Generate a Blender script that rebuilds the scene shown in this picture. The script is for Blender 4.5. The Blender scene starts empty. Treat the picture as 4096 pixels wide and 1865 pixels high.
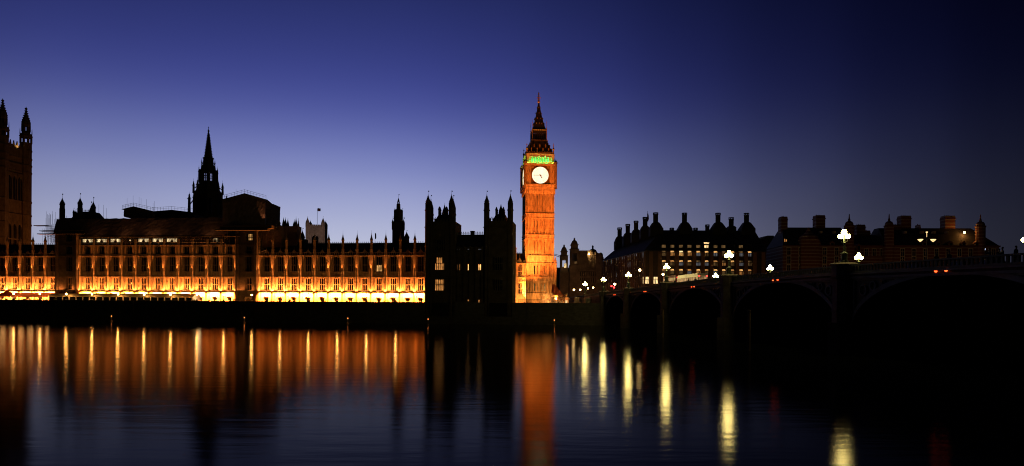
import bpy, math, random
from mathutils import Matrix, Vector
R = math.radians
random.seed(7)
S = bpy.context.scene
COL = S.collection

# ------------------------------------------------------------------ camera
EYE = 6.1                    # eye height above the water
F = 2700.0                   # focal length in pixels of the 4096 wide photograph
HX, HY = 2048.0, 1225.0      # principal column, horizon row
ROLL = R(0.36)
cam = bpy.data.cameras.new('camera')
cam.sensor_width = 36.0
cam.lens = 36.0 * F / 4096.0
cam.shift_y = (HY - 932.5) / 4096.0
cam.clip_start = 0.5
cam.clip_end = 12000
camo = bpy.data.objects.new('camera', cam)
COL.objects.link(camo)
camo.location = (0, 0, EYE)
camo.rotation_euler = (R(90), -ROLL, 0)
S.camera = camo

# ------------------------------------------------------------------ exposure
S.view_settings.view_transform = 'Standard'
S.view_settings.look = 'None'
S.view_settings.exposure = 0.0
S.view_settings.gamma = 1.0
S.cycles.use_denoising = True
S.cycles.filter_width = 1.0
S.cycles.max_bounces = 6
S.cycles.diffuse_bounces = 2
S.cycles.glossy_bounces = 3
S.cycles.sample_clamp_indirect = 1.5
S.cycles.use_adaptive_sampling = False
S.cycles.use_light_tree = True

# ------------------------------------------------------------------ dusk sky
world = bpy.data.worlds.new('World')
S.world = world
world.use_nodes = True
world.cycles.sampling_method = 'NONE'
wn, wl = world.node_tree.nodes, world.node_tree.links
wn.clear()
def N(t, **k):
    n = wn.new(t)
    for a, b in k.items(): setattr(n, a, b)
    return n
w_out = N('ShaderNodeOutputWorld'); w_bg = N('ShaderNodeBackground')
tc = N('ShaderNodeTexCoord'); sep = N('ShaderNodeSeparateXYZ')
wl.new(tc.outputs['Generated'], sep.inputs[0])
def math_node(op, a, b=None, nodes=None, links=None):
    n = wn.new('ShaderNodeMath'); n.operation = op
    for i, v in enumerate((a, b)):
        if v is None: continue
        if isinstance(v, (int, float)): n.inputs[i].default_value = v
        else: wl.new(v, n.inputs[i])
    return n.outputs[0]
def srgb(c):
    return tuple(((v / 255 + 0.055) / 1.055) ** 2.4 if v > 10 else v / 255 / 12.92 for v in c) + (1,)
el = math_node('MULTIPLY', sep.outputs['Z'], 2.0)
ramp = N('ShaderNodeValToRGB')
wl.new(el, ramp.inputs[0])
SKY = [(0.0, (200, 202, 218)), (0.17, (184, 189, 214)), (0.26, (166, 172, 208)), (0.38, (128, 138, 194)), (0.53, (74, 83, 156)),
       (0.68, (52, 60, 126)), (0.84, (36, 44, 98)), (1.0, (24, 30, 70))]
ramp.color_ramp.interpolation = 'B_SPLINE'
e = ramp.color_ramp.elements
while len(e) < len(SKY): e.new(0.5)
for q, (p, c) in zip(e, SKY): q.position = p; q.color = srgb(c)
az = math_node('ARCTAN2', sep.outputs['X'], sep.outputs['Y'])
azn = math_node('ADD', math_node('DIVIDE', az, 2 * math.pi), 0.5)
ramp2 = N('ShaderNodeValToRGB')
wl.new(azn, ramp2.inputs[0])
# strength of the after-glow by compass direction: brightest a little left of the clock tower, dying away to the right and behind
AZ = [(-180, .002, .0025), (-120, .006, .006), (-75, .045, .05), (-50, .36, .38), (-37, .70, .72), (-28, .86, .88), (-15, 1, 1), (-6, .93, .95), (2, .74, .77), (10, .46, .51), (18, .24, .28), (26, .115, .14),
      (33, .052, .066), (38, .028, .036), (60, .008, .01), (120, .003, .0035), (180, .002, .0025)]
ramp2.color_ramp.interpolation = 'CARDINAL'
e = ramp2.color_ramp.elements
while len(e) < len(AZ): e.new(0.5)
for q, (p, c, cb) in zip(e, AZ): q.position = p / 360 + 0.5; q.color = (c, c, cb, 1)
mx = N('ShaderNodeMix', data_type='RGBA', blend_type='MULTIPLY')
mx.inputs['Factor'].default_value = 1
wl.new(ramp.outputs[0], mx.inputs['A']); wl.new(ramp2.outputs[0], mx.inputs['B'])
wl.new(mx.outputs['Result'], w_bg.inputs[0]); w_bg.inputs[1].default_value = 1.0
wl.new(w_bg.outputs[0], w_out.inputs[0])

# ------------------------------------------------------------------ picture -> place
def unroll(px, py):
    dx, dy = px - HX, py - HY
    c, s = math.cos(ROLL), math.sin(ROLL)
    return dx * c + dy * s, -dx * s + dy * c
def P(px, py, Y):
    tx, ty = unroll(px, py)
    return Vector((tx * Y / F, Y, EYE - ty * Y / F))
class Frame:
    """An upright plane in the place: origin (x0, y0), turned by ang; local x runs along it, local y away from the river bank one stands on."""
    def __init__(self, x0, y0, ang):
        self.x0, self.y0, self.a = x0, y0, ang
        self.u = (math.cos(ang), math.sin(ang)); self.v = (-math.sin(ang), math.cos(ang))
    def at(self, px, py, off=0.0):
        ox, oy = self.x0 + off * self.v[0], self.y0 + off * self.v[1]
        tx, ty = unroll(px, py); k = tx / F
        s = (k * oy - ox) / (self.u[0] - k * self.u[1])
        Y = oy + s * self.u[1]
        return s, EYE - ty * Y / F
    def s(self, px, py=1150, off=0.0): return self.at(px, py, off)[0]
    def z(self, px, py, off=0.0): return self.at(px, py, off)[1]
    def w(self, s, off=0.0, z=0.0):
        return Vector((self.x0 + s * self.u[0] + off * self.v[0], self.y0 + s * self.u[1] + off * self.v[1], z))

# ------------------------------------------------------------------ materials
def nodes_of(m):
    m.use_nodes = True
    return m.node_tree.nodes, m.node_tree.links, m.node_tree.nodes['Principled BSDF']
def mat(name, c, rough=.8, var=.35, scale=.8, spec=.3, metal=0.0, bump=0.0, streak=0.0):
    m = bpy.data.materials.new(name); n, l, b = nodes_of(m)
    b.inputs['Roughness'].default_value = rough; b.inputs['Specular IOR Level'].default_value = spec; b.inputs['Metallic'].default_value = metal
    t = n.new('ShaderNodeTexCoord'); mp = n.new('ShaderNodeMapping'); l.new(t.outputs['Object'], mp.inputs[0])
    if streak: mp.inputs['Scale'].default_value = (1, 1, streak)
    q = n.new('ShaderNodeTexNoise'); q.inputs['Scale'].default_value = scale; q.inputs['Detail'].default_value = 6; q.inputs['Roughness'].default_value = .65
    l.new(mp.outputs[0], q.inputs['Vector'])
    r = n.new('ShaderNodeValToRGB'); l.new(q.outputs['Fac'], r.inputs[0])
    r.color_ramp.elements[0].position = .3; r.color_ramp.elements[1].position = .72
    r.color_ramp.elements[0].color = tuple(x * (1 - var) for x in c) + (1,)
    r.color_ramp.elements[1].color = tuple(min(1, x * (1 + var)) for x in c) + (1,)
    l.new(r.outputs[0], b.inputs['Base Color'])
    if bump:
        bp = n.new('ShaderNodeBump'); bp.inputs['Strength'].default_value = bump; bp.inputs['Distance'].default_value = .2
        l.new(q.outputs['Fac'], bp.inputs['Height']); l.new(bp.outputs[0], b.inputs['Normal'])
    return m
def emis(name, c, strength, var=0.0, scale=2.0, seed=0):
    m = bpy.data.materials.new(name); n, l, b = nodes_of(m)
    if strength < 50: m.cycles.emission_sampling = 'NONE'
    b.inputs['Base Color'].default_value = (.02, .02, .02, 1)
    b.inputs['Emission Color'].default_value = tuple(c) + (1,)
    b.inputs['Emission Strength'].default_value = strength
    if var:
        t = n.new('ShaderNodeTexCoord'); mp = n.new('ShaderNodeMapping'); l.new(t.outputs['Object'], mp.inputs[0])
        mp.inputs['Location'].default_value = (seed * 3.7, 0, seed * 1.3); mp.inputs['Scale'].default_value = (1, 1, .55)
        q = n.new('ShaderNodeTexNoise'); q.inputs['Scale'].default_value = scale; q.inputs['Detail'].default_value = 3
        l.new(mp.outputs[0], q.inputs['Vector'])
        k = n.new('ShaderNodeMapRange'); k.inputs['From Min'].default_value = .32; k.inputs['From Max'].default_value = .68
        k.inputs['To Min'].default_value = strength * (1 - var); k.inputs['To Max'].default_value = strength * (1 + var)
        l.new(q.outputs['Fac'], k.inputs[0]); l.new(k.outputs[0], b.inputs['Emission Strength'])
    return m
def banded(name, c1, c2, period, share, rough=.85):
    """brick with bands of stone: the bands are laid courses, so they belong to the wall itself"""
    m = bpy.data.materials.new(name); n, l, b = nodes_of(m); b.inputs['Roughness'].default_value = rough
    g = n.new('ShaderNodeNewGeometry'); sp = n.new('ShaderNodeSeparateXYZ'); l.new(g.outputs['Position'], sp.inputs[0])
    d = n.new('ShaderNodeMath'); d.operation = 'DIVIDE'; l.new(sp.outputs['Z'], d.inputs[0]); d.inputs[1].default_value = period
    f = n.new('ShaderNodeMath'); f.operation = 'FRACT'; l.new(d.outputs[0], f.inputs[0])
    t = n.new('ShaderNodeMath'); t.operation = 'LESS_THAN'; l.new(f.outputs[0], t.inputs[0]); t.inputs[1].default_value = share
    q = n.new('ShaderNodeTexNoise'); q.inputs['Scale'].default_value = .7; q.inputs['Detail'].default_value = 5; l.new(g.outputs['Position'], q.inputs['Vector'])
    mx1 = n.new('ShaderNodeMix'); mx1.data_type = 'RGBA'; l.new(t.outputs[0], mx1.inputs['Factor'])
    mx1.inputs['A'].default_value = tuple(c1) + (1,); mx1.inputs['B'].default_value = tuple(c2) + (1,)
    mx2 = n.new('ShaderNodeMix'); mx2.data_type = 'RGBA'; mx2.blend_type = 'MULTIPLY'; mx2.inputs['Factor'].default_value = .6
    l.new(mx1.outputs['Result'], mx2.inputs['A']); l.new(q.outputs['Fac'], mx2.inputs['B']); l.new(mx2.outputs['Result'], b.inputs['Base Color'])
    return m
M = {}
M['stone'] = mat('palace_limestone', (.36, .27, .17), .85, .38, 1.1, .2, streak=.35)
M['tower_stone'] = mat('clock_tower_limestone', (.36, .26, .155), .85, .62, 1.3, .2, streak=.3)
M['dark_stone'] = mat('shaded_limestone', (.085, .068, .05), .9, .4, .5, .2)  # limestone darkened in its colour to stand for unlit stone
M['pale_stone'] = mat('portland_stone', (.42, .38, .33), .85, .3, .5, .2)
M['office_stone'] = mat('grey_office_stone', (.24, .19, .15), .9, .35, .4, .1)
M['wall_stone'] = mat('river_wall_granite', (.10, .095, .085), .8, .4, .6, .3, streak=2.0)
M['slate'] = mat('cast_iron_roof', (.022, .022, .026), .75, .3, .6, .2)
M['copper'] = mat('dark_roof_metal', (.02, .02, .021), .8, .3, .4, .15)
M['iron'] = mat('black_iron', (.02, .02, .022), .5, .2, 2, .4)
M['gilt'] = mat('gilded_metal', (.5, .32, .1), .4, .25, 3, .5, .6)
M['dial_frame'] = mat('dial_surround', (.12, .07, .03), .6, .4, 2.5, .3)
M['glass'] = mat('dark_window_glass', (.006, .007, .009), .12, .3, 1, .5)
M['scaffold'] = mat('scaffold_tube', (.14, .13, .12), .5, .2, 2, .4, .4)
M['board'] = mat('scaffold_board', (.10, .075, .045), .9, .4, 1.5, .2)
M['sheet'] = mat('brown_scaffold_sheeting', (.30, .21, .18), .75, .45, .45, .3, bump=.6)
M['awning'] = mat('terracotta_awning_cloth', (.30, .085, .04), .9, .25, .8, .2)
M['marquee'] = mat('grey_green_marquee_cloth', (.17, .17, .13), .7, .2, .8, .3)
M['white_frame'] = mat('white_painted_frame', (.6, .58, .52), .6, .12, 2, .3)
M['green_paint'] = mat('green_bridge_paint', (.08, .105, .08), .6, .25, .8, .15)
M['bridge_pale'] = mat('pale_green_bridge_paint', (.22, .24, .21), .8, .3, .5, .1)
M['granite'] = mat('bridge_granite', (.15, .135, .12), .85, .35, .7, .1)
M['asphalt'] = mat('asphalt', (.045, .045, .048), .85, .3, .5, .3)
M['earth'] = mat('dark_ground', (.05, .045, .035), .95, .4, .05, .1)
M['bronze'] = mat('bronze_cladding', (.05, .03, .018), .5, .3, .5, .4, .4)
M['sandstone'] = mat('brown_sandstone_pier', (.14, .08, .05), .85, .3, .4, .2)
M['brick'] = banded('striped_brick', (.17, .05, .03), (.32, .25, .19), 1.5, .3)
M['timber'] = mat('wet_timber', (.16, .11, .05), .7, .4, 2.5, .3, streak=.2)
M['bark'] = mat('pale_bark', (.30, .22, .13), .9, .3, 3, .1)
M['leaf'] = mat('dark_leaf', (.035, .05, .02), .8, .4, 2, .2)
M['red_paint'] = mat('red_bus_paint', (.22, .012, .010), .55, .12, 1, .2)
M['white_paint'] = mat('white_coach_paint', (.62, .60, .57), .35, .1, 1, .5)
M['yellow_paint'] = mat('amber_car_paint', (.42, .20, .05), .35, .1, 1, .5)
M['grey_paint'] = mat('grey_car_paint', (.12, .12, .13), .3, .1, 1, .5)
M['tyre'] = mat('tyre_rubber', (.02, .02, .02), .9, .2, 3, .2)
M['flag'] = mat('flag_cloth', (.16, .05, .06), .9, .3, 1, .1)
M['yellow_buoy'] = mat('yellow_beacon_paint', (.25, .16, .03), .6, .3, 2, .3)
M['lit_globe'] = emis('lit_lamp_globe', (1, .76, .24), 145)
M['lit_street'] = emis('lit_street_lamp', (1, .62, .22), 40)
M['lit_street_white'] = emis('lit_white_street_lamp', (1, .80, .52), 40)
M['lit_terrace'] = emis('lit_terrace_globe', (1, .40, .085), 165)
M['lit_red'] = emis('red_signal_light', (1, .03, .03), 6)
M['lit_nav'] = emis('red_navigation_light', (1, .08, .015), 5)
M['lit_amber'] = emis('amber_beacon_light', (1, .25, .06), 9)
M['lit_head'] = emis('headlight', (1, .85, .62), 22)
M['dial'] = emis('lit_clock_dial', (1, .90, .62), 1.25, .1, .5)
M['win_warm'] = emis('lit_window_warm', (1, .42, .11), .32, .7, 1.6, 1)
M['win_pale'] = emis('lit_window_pale', (1, .50, .15), .6, .75, 1.2, 2)
M['win_fire'] = emis('lit_window_amber', (1, .40, .10), .5, .6, 1.3, 9)
M['win_hot'] = emis('bright_amber_window', (1, .48, .14), 1.5, .6, 1.3, 10)
M['win_dim'] = emis('dim_lit_window', (1, .55, .2), .09, .8, 1.1, 3)
M['win_cool'] = emis('cool_lit_window', (.85, .86, .95), .1, .7, .6, 4)
M['win_lobby'] = emis('lit_lobby_glass', (1, .68, .30), 1.1, .6, .9, 5)
M['work_light'] = emis('work_light_glow', (1, .72, .36), .8, .85, .8, 6)
M['flood_lens'] = emis('floodlight_lens', (1, .58, .20), 30)
M['clothes'] = mat('dark_coat', (.025, .025, .03), .9, .3, 4, .1)
M['hair'] = mat('dark_hair', (.02, .014, .01), .7, .2, 6, .3)
M['phone'] = emis('phone_screen', (.6, .7, 1), 1.6)
def skin_clothes():
    m = bpy.data.materials.new('coat_and_skin'); n, l, b = nodes_of(m); b.inputs['Roughness'].default_value = .8
    t = n.new('ShaderNodeTexCoord'); sp = n.new('ShaderNodeSeparateXYZ'); l.new(t.outputs['Object'], sp.inputs[0])
    g = n.new('ShaderNodeMath'); g.operation = 'GREATER_THAN'; l.new(sp.outputs['Z'], g.inputs[0]); g.inputs[1].default_value = 1.46
    x = n.new('ShaderNodeMix'); x.data_type = 'RGBA'; l.new(g.outputs[0], x.inputs['Factor'])
    x.inputs['A'].default_value = (.02, .02, .025, 1); x.inputs['B'].default_value = (.36, .22, .16, 1)
    l.new(x.outputs['Result'], b.inputs['Base Color']); return m
M['person'] = skin_clothes()
def translucent(name, c, k):
    m = bpy.data.materials.new(name); n, l, b = nodes_of(m)
    b.inputs['Base Color'].default_value = tuple(c) + (1,); b.inputs['Roughness'].default_value = .9
    t = n.new('ShaderNodeBsdfTranslucent'); t.inputs[0].default_value = tuple(c) + (1,)
    x = n.new('ShaderNodeMixShader'); x.inputs[0].default_value = k
    l.new(b.outputs[0], x.inputs[1]); l.new(t.outputs[0], x.inputs[2]); l.new(x.outputs[0], n['Material Output'].inputs[0]); return m
M['awning'] = translucent('terracotta_awning_cloth_thin', (.34, .10, .045), .45)
def water_mat():
    m = bpy.data.materials.new('river_water'); n, l, b = nodes_of(m)
    n.remove(b)
    gl = n.new('ShaderNodeBsdfGlossy'); gl.distribution = 'BECKMANN'
    gl.inputs['Roughness'].default_value = .14; gl.inputs['Color'].default_value = (.95, .94, .9, 1)
    df = n.new('ShaderNodeBsdfDiffuse'); df.inputs['Color'].default_value = (.006, .008, .008, 1)
    fr = n.new('ShaderNodeFresnel'); fr.inputs['IOR'].default_value = 1.33
    ms = n.new('ShaderNodeMixShader')
    g = n.new('ShaderNodeNewGeometry')
    def ripple(sx, sy, scale, detail):
        mp = n.new('ShaderNodeMapping'); mp.inputs['Scale'].default_value = (sx, sy, 1); l.new(g.outputs['Position'], mp.inputs[0])
        q = n.new('ShaderNodeTexNoise'); q.inputs['Scale'].default_value = scale; q.inputs['Detail'].default_value = detail; l.new(mp.outputs[0], q.inputs['Vector'])
        return q.outputs['Fac']
    a = ripple(.22, 1, .8, 4); c = ripple(.5, 1, .16, 2)
    s = n.new('ShaderNodeMath'); s.operation = 'MULTIPLY_ADD'; l.new(c, s.inputs[0]); s.inputs[1].default_value = .2; l.new(a, s.inputs[2])
    bp = n.new('ShaderNodeBump'); bp.inputs['Strength'].default_value = 1.0; bp.inputs['Distance'].default_value = .017; l.new(s.outputs[0], bp.inputs['Height'])
    l.new(bp.outputs[0], gl.inputs['Normal']); l.new(bp.outputs[0], fr.inputs['Normal'])
    pw = n.new('ShaderNodeMath'); pw.operation = 'POWER'; l.new(fr.outputs[0], pw.inputs[0]); pw.inputs[1].default_value = 2.2   # waves tilt the surface away from full grazing
    l.new(pw.outputs[0], ms.inputs[0]); l.new(df.outputs[0], ms.inputs[1]); l.new(gl.outputs[0], ms.inputs[2])
    l.new(ms.outputs[0], n['Material Output'].inputs[0]); return m
M['water'] = water_mat()

# ------------------------------------------------------------------ mesh builder
class MB:
    def __init__(self): self.v = []; self.f = []; self.M = None
    def _add(self, vs, fs):
        o = len(self.v)
        self.v += [tuple(self.M @ Vector(q)) for q in vs] if self.M is not None else [tuple(q) for q in vs]
        self.f += [tuple(o + i for i in q) for q in fs]
        return self
    def box(self, x0, x1, y0, y1, z0, z1):
        return self._add([(x0, y0, z0), (x1, y0, z0), (x1, y1, z0), (x0, y1, z0), (x0, y0, z1), (x1, y0, z1), (x1, y1, z1), (x0, y1, z1)],
                         [(0, 3, 2, 1), (4, 5, 6, 7), (0, 1, 5, 4), (1, 2, 6, 5), (2, 3, 7, 6), (3, 0, 4, 7)])
    def prism(self, cx, cy, z0, z1, r0, r1=None, n=8, rot=None):
        r1 = r0 if r1 is None else r1
        return self.lathe(cx, cy, [(r0, z0), (r1, z1)], n, rot)
    def lathe(self, cx, cy, prof, n=8, rot=None):
        rot = math.pi / n if rot is None else rot
        vs, fs = [], []
        for r, z in prof:
            for k in range(n):
                a = rot + 2 * math.pi * k / n
                vs.append((cx + max(r, .002) * math.cos(a), cy + max(r, .002) * math.sin(a), z))
        for j in range(len(prof) - 1):
            for k in range(n):
                k2 = (k + 1) % n
                fs.append((j * n + k, j * n + k2, (j + 1) * n + k2, (j + 1) * n + k))
        fs.append(tuple(range(n - 1, -1, -1))); fs.append(tuple((len(prof) - 1) * n + k for k in range(n)))
        return self._add(vs, fs)
    def square(self, cx, cy, prof):
        """a lathe of square plan; r is the half width"""
        return self.lathe(cx, cy, [(r * math.sqrt(2), z) for r, z in prof], 4, math.pi / 4)
    def xz(self, pts, y0, y1):
        n = len(pts)
        return self._add([(x, y0, z) for x, z in pts] + [(x, y1, z) for x, z in pts],
                         [tuple(range(n)), tuple(range(2 * n - 1, n - 1, -1))] + [(i, i + n, (i + 1) % n + n, (i + 1) % n) for i in range(n)])
    def xy(self, pts, z0, z1):
        n = len(pts)
        return self._add([(x, y, z0) for x, y in pts] + [(x, y, z1) for x, y in pts],
                         [tuple(range(n - 1, -1, -1)), tuple(range(n, 2 * n))] + [(i, (i + 1) % n, (i + 1) % n + n, i + n) for i in range(n)])
    def loft(self, a, b):
        n = len(a)
        return self._add(list(a) + list(b), [tuple(range(n - 1, -1, -1)), tuple(range(n, 2 * n))] + [(i, (i + 1) % n, (i + 1) % n + n, i + n) for i in range(n)])
    def tube(self, p, q, r0, r1=None, n=5):
        r1 = r0 if r1 is None else r1
        p, q = Vector(p), Vector(q); d = (q - p)
        if d.length < 1e-6: return self
        d.normalize(); a = d.orthogonal().normalized(); b = d.cross(a); vs = []
        for c, r in ((p, r0), (q, r1)):
            for k in range(n):
                t = 2 * math.pi * k / n
                vs.append(c + (a * math.cos(t) + b * math.sin(t)) * r)
        return self._add(vs, [(k, (k + 1) % n, (k + 1) % n + n, k + n) for k in range(n)] + [tuple(range(n - 1, -1, -1)), tuple(range(n, 2 * n))])
    def ball(self, c, r, n=10, m=6, sz=1.0):
        prof = [(r * math.sin(math.pi * j / m), c[2] - sz * r * math.cos(math.pi * j / m)) for j in range(m + 1)]
        return self.lathe(c[0], c[1], prof, n)
    def quads(self, vs, fs): return self._add(vs, fs)
    def build(self, name, m, parent=None, smooth=False):
        me = bpy.data.meshes.new(name); me.from_pydata(self.v, [], self.f); me.update()
        if isinstance(m, str): m = M[m]
        me.materials.append(m)
        if smooth:
            for p in me.polygons: p.use_smooth = True
        o = bpy.data.objects.new(name, me); COL.objects.link(o)
        if parent is not None: o.parent = parent
        return o
def thing(name, label, cat, loc=(0, 0, 0), rz=0.0, group=None):
    o = bpy.data.objects.new(name, None); COL.objects.link(o)
    o.location = loc; o.rotation_euler = (0, 0, rz); o['label'] = label; o['category'] = cat
    o.empty_display_size = .5
    if group: o['group'] = group
    return o
def struct(o):
    o['kind'] = 'structure'; return o
def kids(o): return [c for c in bpy.data.objects if c.parent == o]
def copy_part(o, parent, loc=None, deep=True):
    c = o.copy(); COL.objects.link(c); c.parent = parent
    if loc is not None: c.location = loc
    if deep:
        for k in TREE.get(o.name, ()): copy_part(k, c)
    return c
TREE = {}
def under(child, parent):
    """remember a sub-part so that copies take it along"""
    TREE.setdefault(parent.name, []).append(child); return child
def dup_thing(root, loc, rz=None, label=None):
    r = root.copy(); COL.objects.link(r); r.location = loc
    if rz is not None: r.rotation_euler = (0, 0, rz)
    if label: r['label'] = label
    for ch in TREE.get(root.name, ()): copy_part(ch, r)
    return r
def lamp(kind, name, loc, energy, color, parent=None, **k):
    d = bpy.data.lights.new(name, kind); d.energy = energy; d.color = color
    for a, b in k.items(): setattr(d, a, b)
    o = bpy.data.objects.new(name, d); COL.objects.link(o); o.location = loc
    if parent is not None: o.parent = parent
    return o
def aim(o, target):
    o.rotation_euler = (Vector(target) - o.location).to_track_quat('-Z', 'Y').to_euler()
ORD = ['first', 'second', 'third', 'fourth', 'fifth', 'sixth', 'seventh', 'eighth', 'ninth', 'tenth', 'eleventh', 'twelfth', 'thirteenth', 'fourteenth', 'fifteenth', 'sixteenth',
       'seventeenth', 'eighteenth', 'nineteenth', 'twentieth']
ORD += ['twenty-' + q for q in ORD[:9]] + ['thirtieth'] + ['thirty-' + q for q in ORD[:9]]

def pointed_head(mb, x0, x1, zt, h, y0, y1):
    """the two corner pieces that leave a pointed arch open below them"""
    xm = (x0 + x1) / 2; w = xm - x0
    mb.xz([(x0, zt), (x0, zt - h), (x0 + .12 * w, zt - .55 * h), (x0 + .45 * w, zt - .2 * h), (xm, zt)], y0, y1)
    mb.xz([(x1, zt), (xm, zt), (x1 - .45 * w, zt - .2 * h), (x1 - .12 * w, zt - .55 * h), (x1, zt - h)], y0, y1)
def tracery(mb, x0, x1, z0, z1, n, tiers, y0, y1, w=.13):
    zs = [z0 + (z1 - z0) * t for t in tiers]
    mb.box(x0, x0 + w, y0, y1, z0, z1); mb.box(x1 - w, x1, y0, y1, z0, z1)
    p = (x1 - x0) / n
    for i in range(1, n): mb.box(x0 + i * p - w / 2, x0 + i * p + w / 2, y0 + .01, y1 - .01, z0, z1)
    for z in zs: mb.box(x0, x1, y0 - .02, y1 + .02, z - w * .6, z + w * .6)
    for zt in zs + [z1]:
        for i in range(n):
            pointed_head(mb, x0 + i * p + w / 2, x0 + (i + 1) * p - w / 2, zt, p * .75, y0 + .02, y1 - .02)
def pinnacle(mb, x, y, z0, z1, z2, r, vane=0.0):
    """octagonal turret head: drum z0..z1, crocketed spire z1..z2, optional vane rod above"""
    mb.prism(x, y, z0, z1, r)
    mb.prism(x, y, z1 - .1 * r, z1 + .35 * r, r * 1.22, r * 1.05)
    h = z2 - z1
    mb.lathe(x, y, [(r * 1.0, z1 + .35 * r), (r * .82, z1 + .3 * h), (r * .42, z1 + .58 * h), (r * .16, z1 + .8 * h), (.04, z2)])
    for k in range(5):
        t = .18 + .13 * k
        rr = r * (1.05 - t * 1.12)
        mb.prism(x, y, z1 + t * h, z1 + (t + .035) * h, rr * 1.35 + .06, rr * 1.1 + .03)
    mb.prism(x, y, z1 + .86 * h, z1 + .89 * h, r * .22)
    if vane:
        mb.tube((x, y, z2 - .2), (x, y, z2 + vane), .05, .03, 4)
        mb.box(x + .02, x + .38, y - .01, y + .01, z2 + vane * .62, z2 + vane * .9)
def cresting(mb, x0, x1, y, z, h, step):
    n = max(2, int(abs(x1 - x0) / step)); d = (x1 - x0) / n
    mb.box(min(x0, x1), max(x0, x1), y - .03, y + .03, z, z + .12 * h); mb.box(min(x0, x1), max(x0, x1), y - .03, y + .03, z + .45 * h, z + .54 * h)
    for i in range(n + 1):
        x = x0 + i * d
        mb.box(x - .05, x + .05, y - .04, y + .04, z, z + h)
        mb.box(x - .16, x + .16, y - .03, y + .03, z + .68 * h, z + .78 * h)

# ------------------------------------------------------------------ setting: water and land
FA = Frame(0, 0, R(-6.49))
_q = P(1703, 1150, 236.0); FA = Frame(_q.x, _q.y, R(-6.49))     # the river front of the palace; local x = 0 at the dark river pavilion
GZ = 6.25                                                           # terrace and street level
w = MB(); w.quads([(-6000, -200, 0), (6000, -200, 0), (6000, 6000, 0), (-6000, 6000, 0)], [(0, 1, 2, 3)])
struct(w.build('river', 'water'))
WALL = -10.0                                                        # the river wall stands ten metres before the river front
BR = Frame(30.1, 222.1, math.atan2(-.994, .11))                     # the bridge: local x runs from the far bank towards this one
land = MB()
fl = FA.w(-900, WALL + .6); fr = FA.w(60, WALL + .6)
land._add([(fl.x, fl.y, GZ), (fr.x, fr.y, GZ), (62, 226, GZ), (1500, 300, GZ), (6000, 6000, GZ), (-6000, 6000, GZ)], [(0, 1, 2, 3, 4, 5)])
struct(land.build('ground', 'earth'))

# ------------------------------------------------------------------ river wall
WT = 7.25
rw = thing('river_wall', 'long dark granite river wall with a parapet below the floodlit terrace', 'river wall', FA.w(0), FA.a)
m = MB()
m.box(-260, 60.5, WALL, WALL + .6, -2, WT - .14)
m.box(-260, 60.5, WALL - .12, WALL, -2, 2.6)
m.build('masonry', 'wall_stone', rw)
m = MB(); m.box(-260, 60.5, WALL - .1, WALL + .7, WT - .14, WT)
x = -258
while x < 60:
    if not (0 < x < 31): m.box(x - .45, x + .45, WALL - .2, WALL - .1, 2.8, WT - .2)
    x += 5.0
m.build('coping', 'wall_stone', rw)

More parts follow.
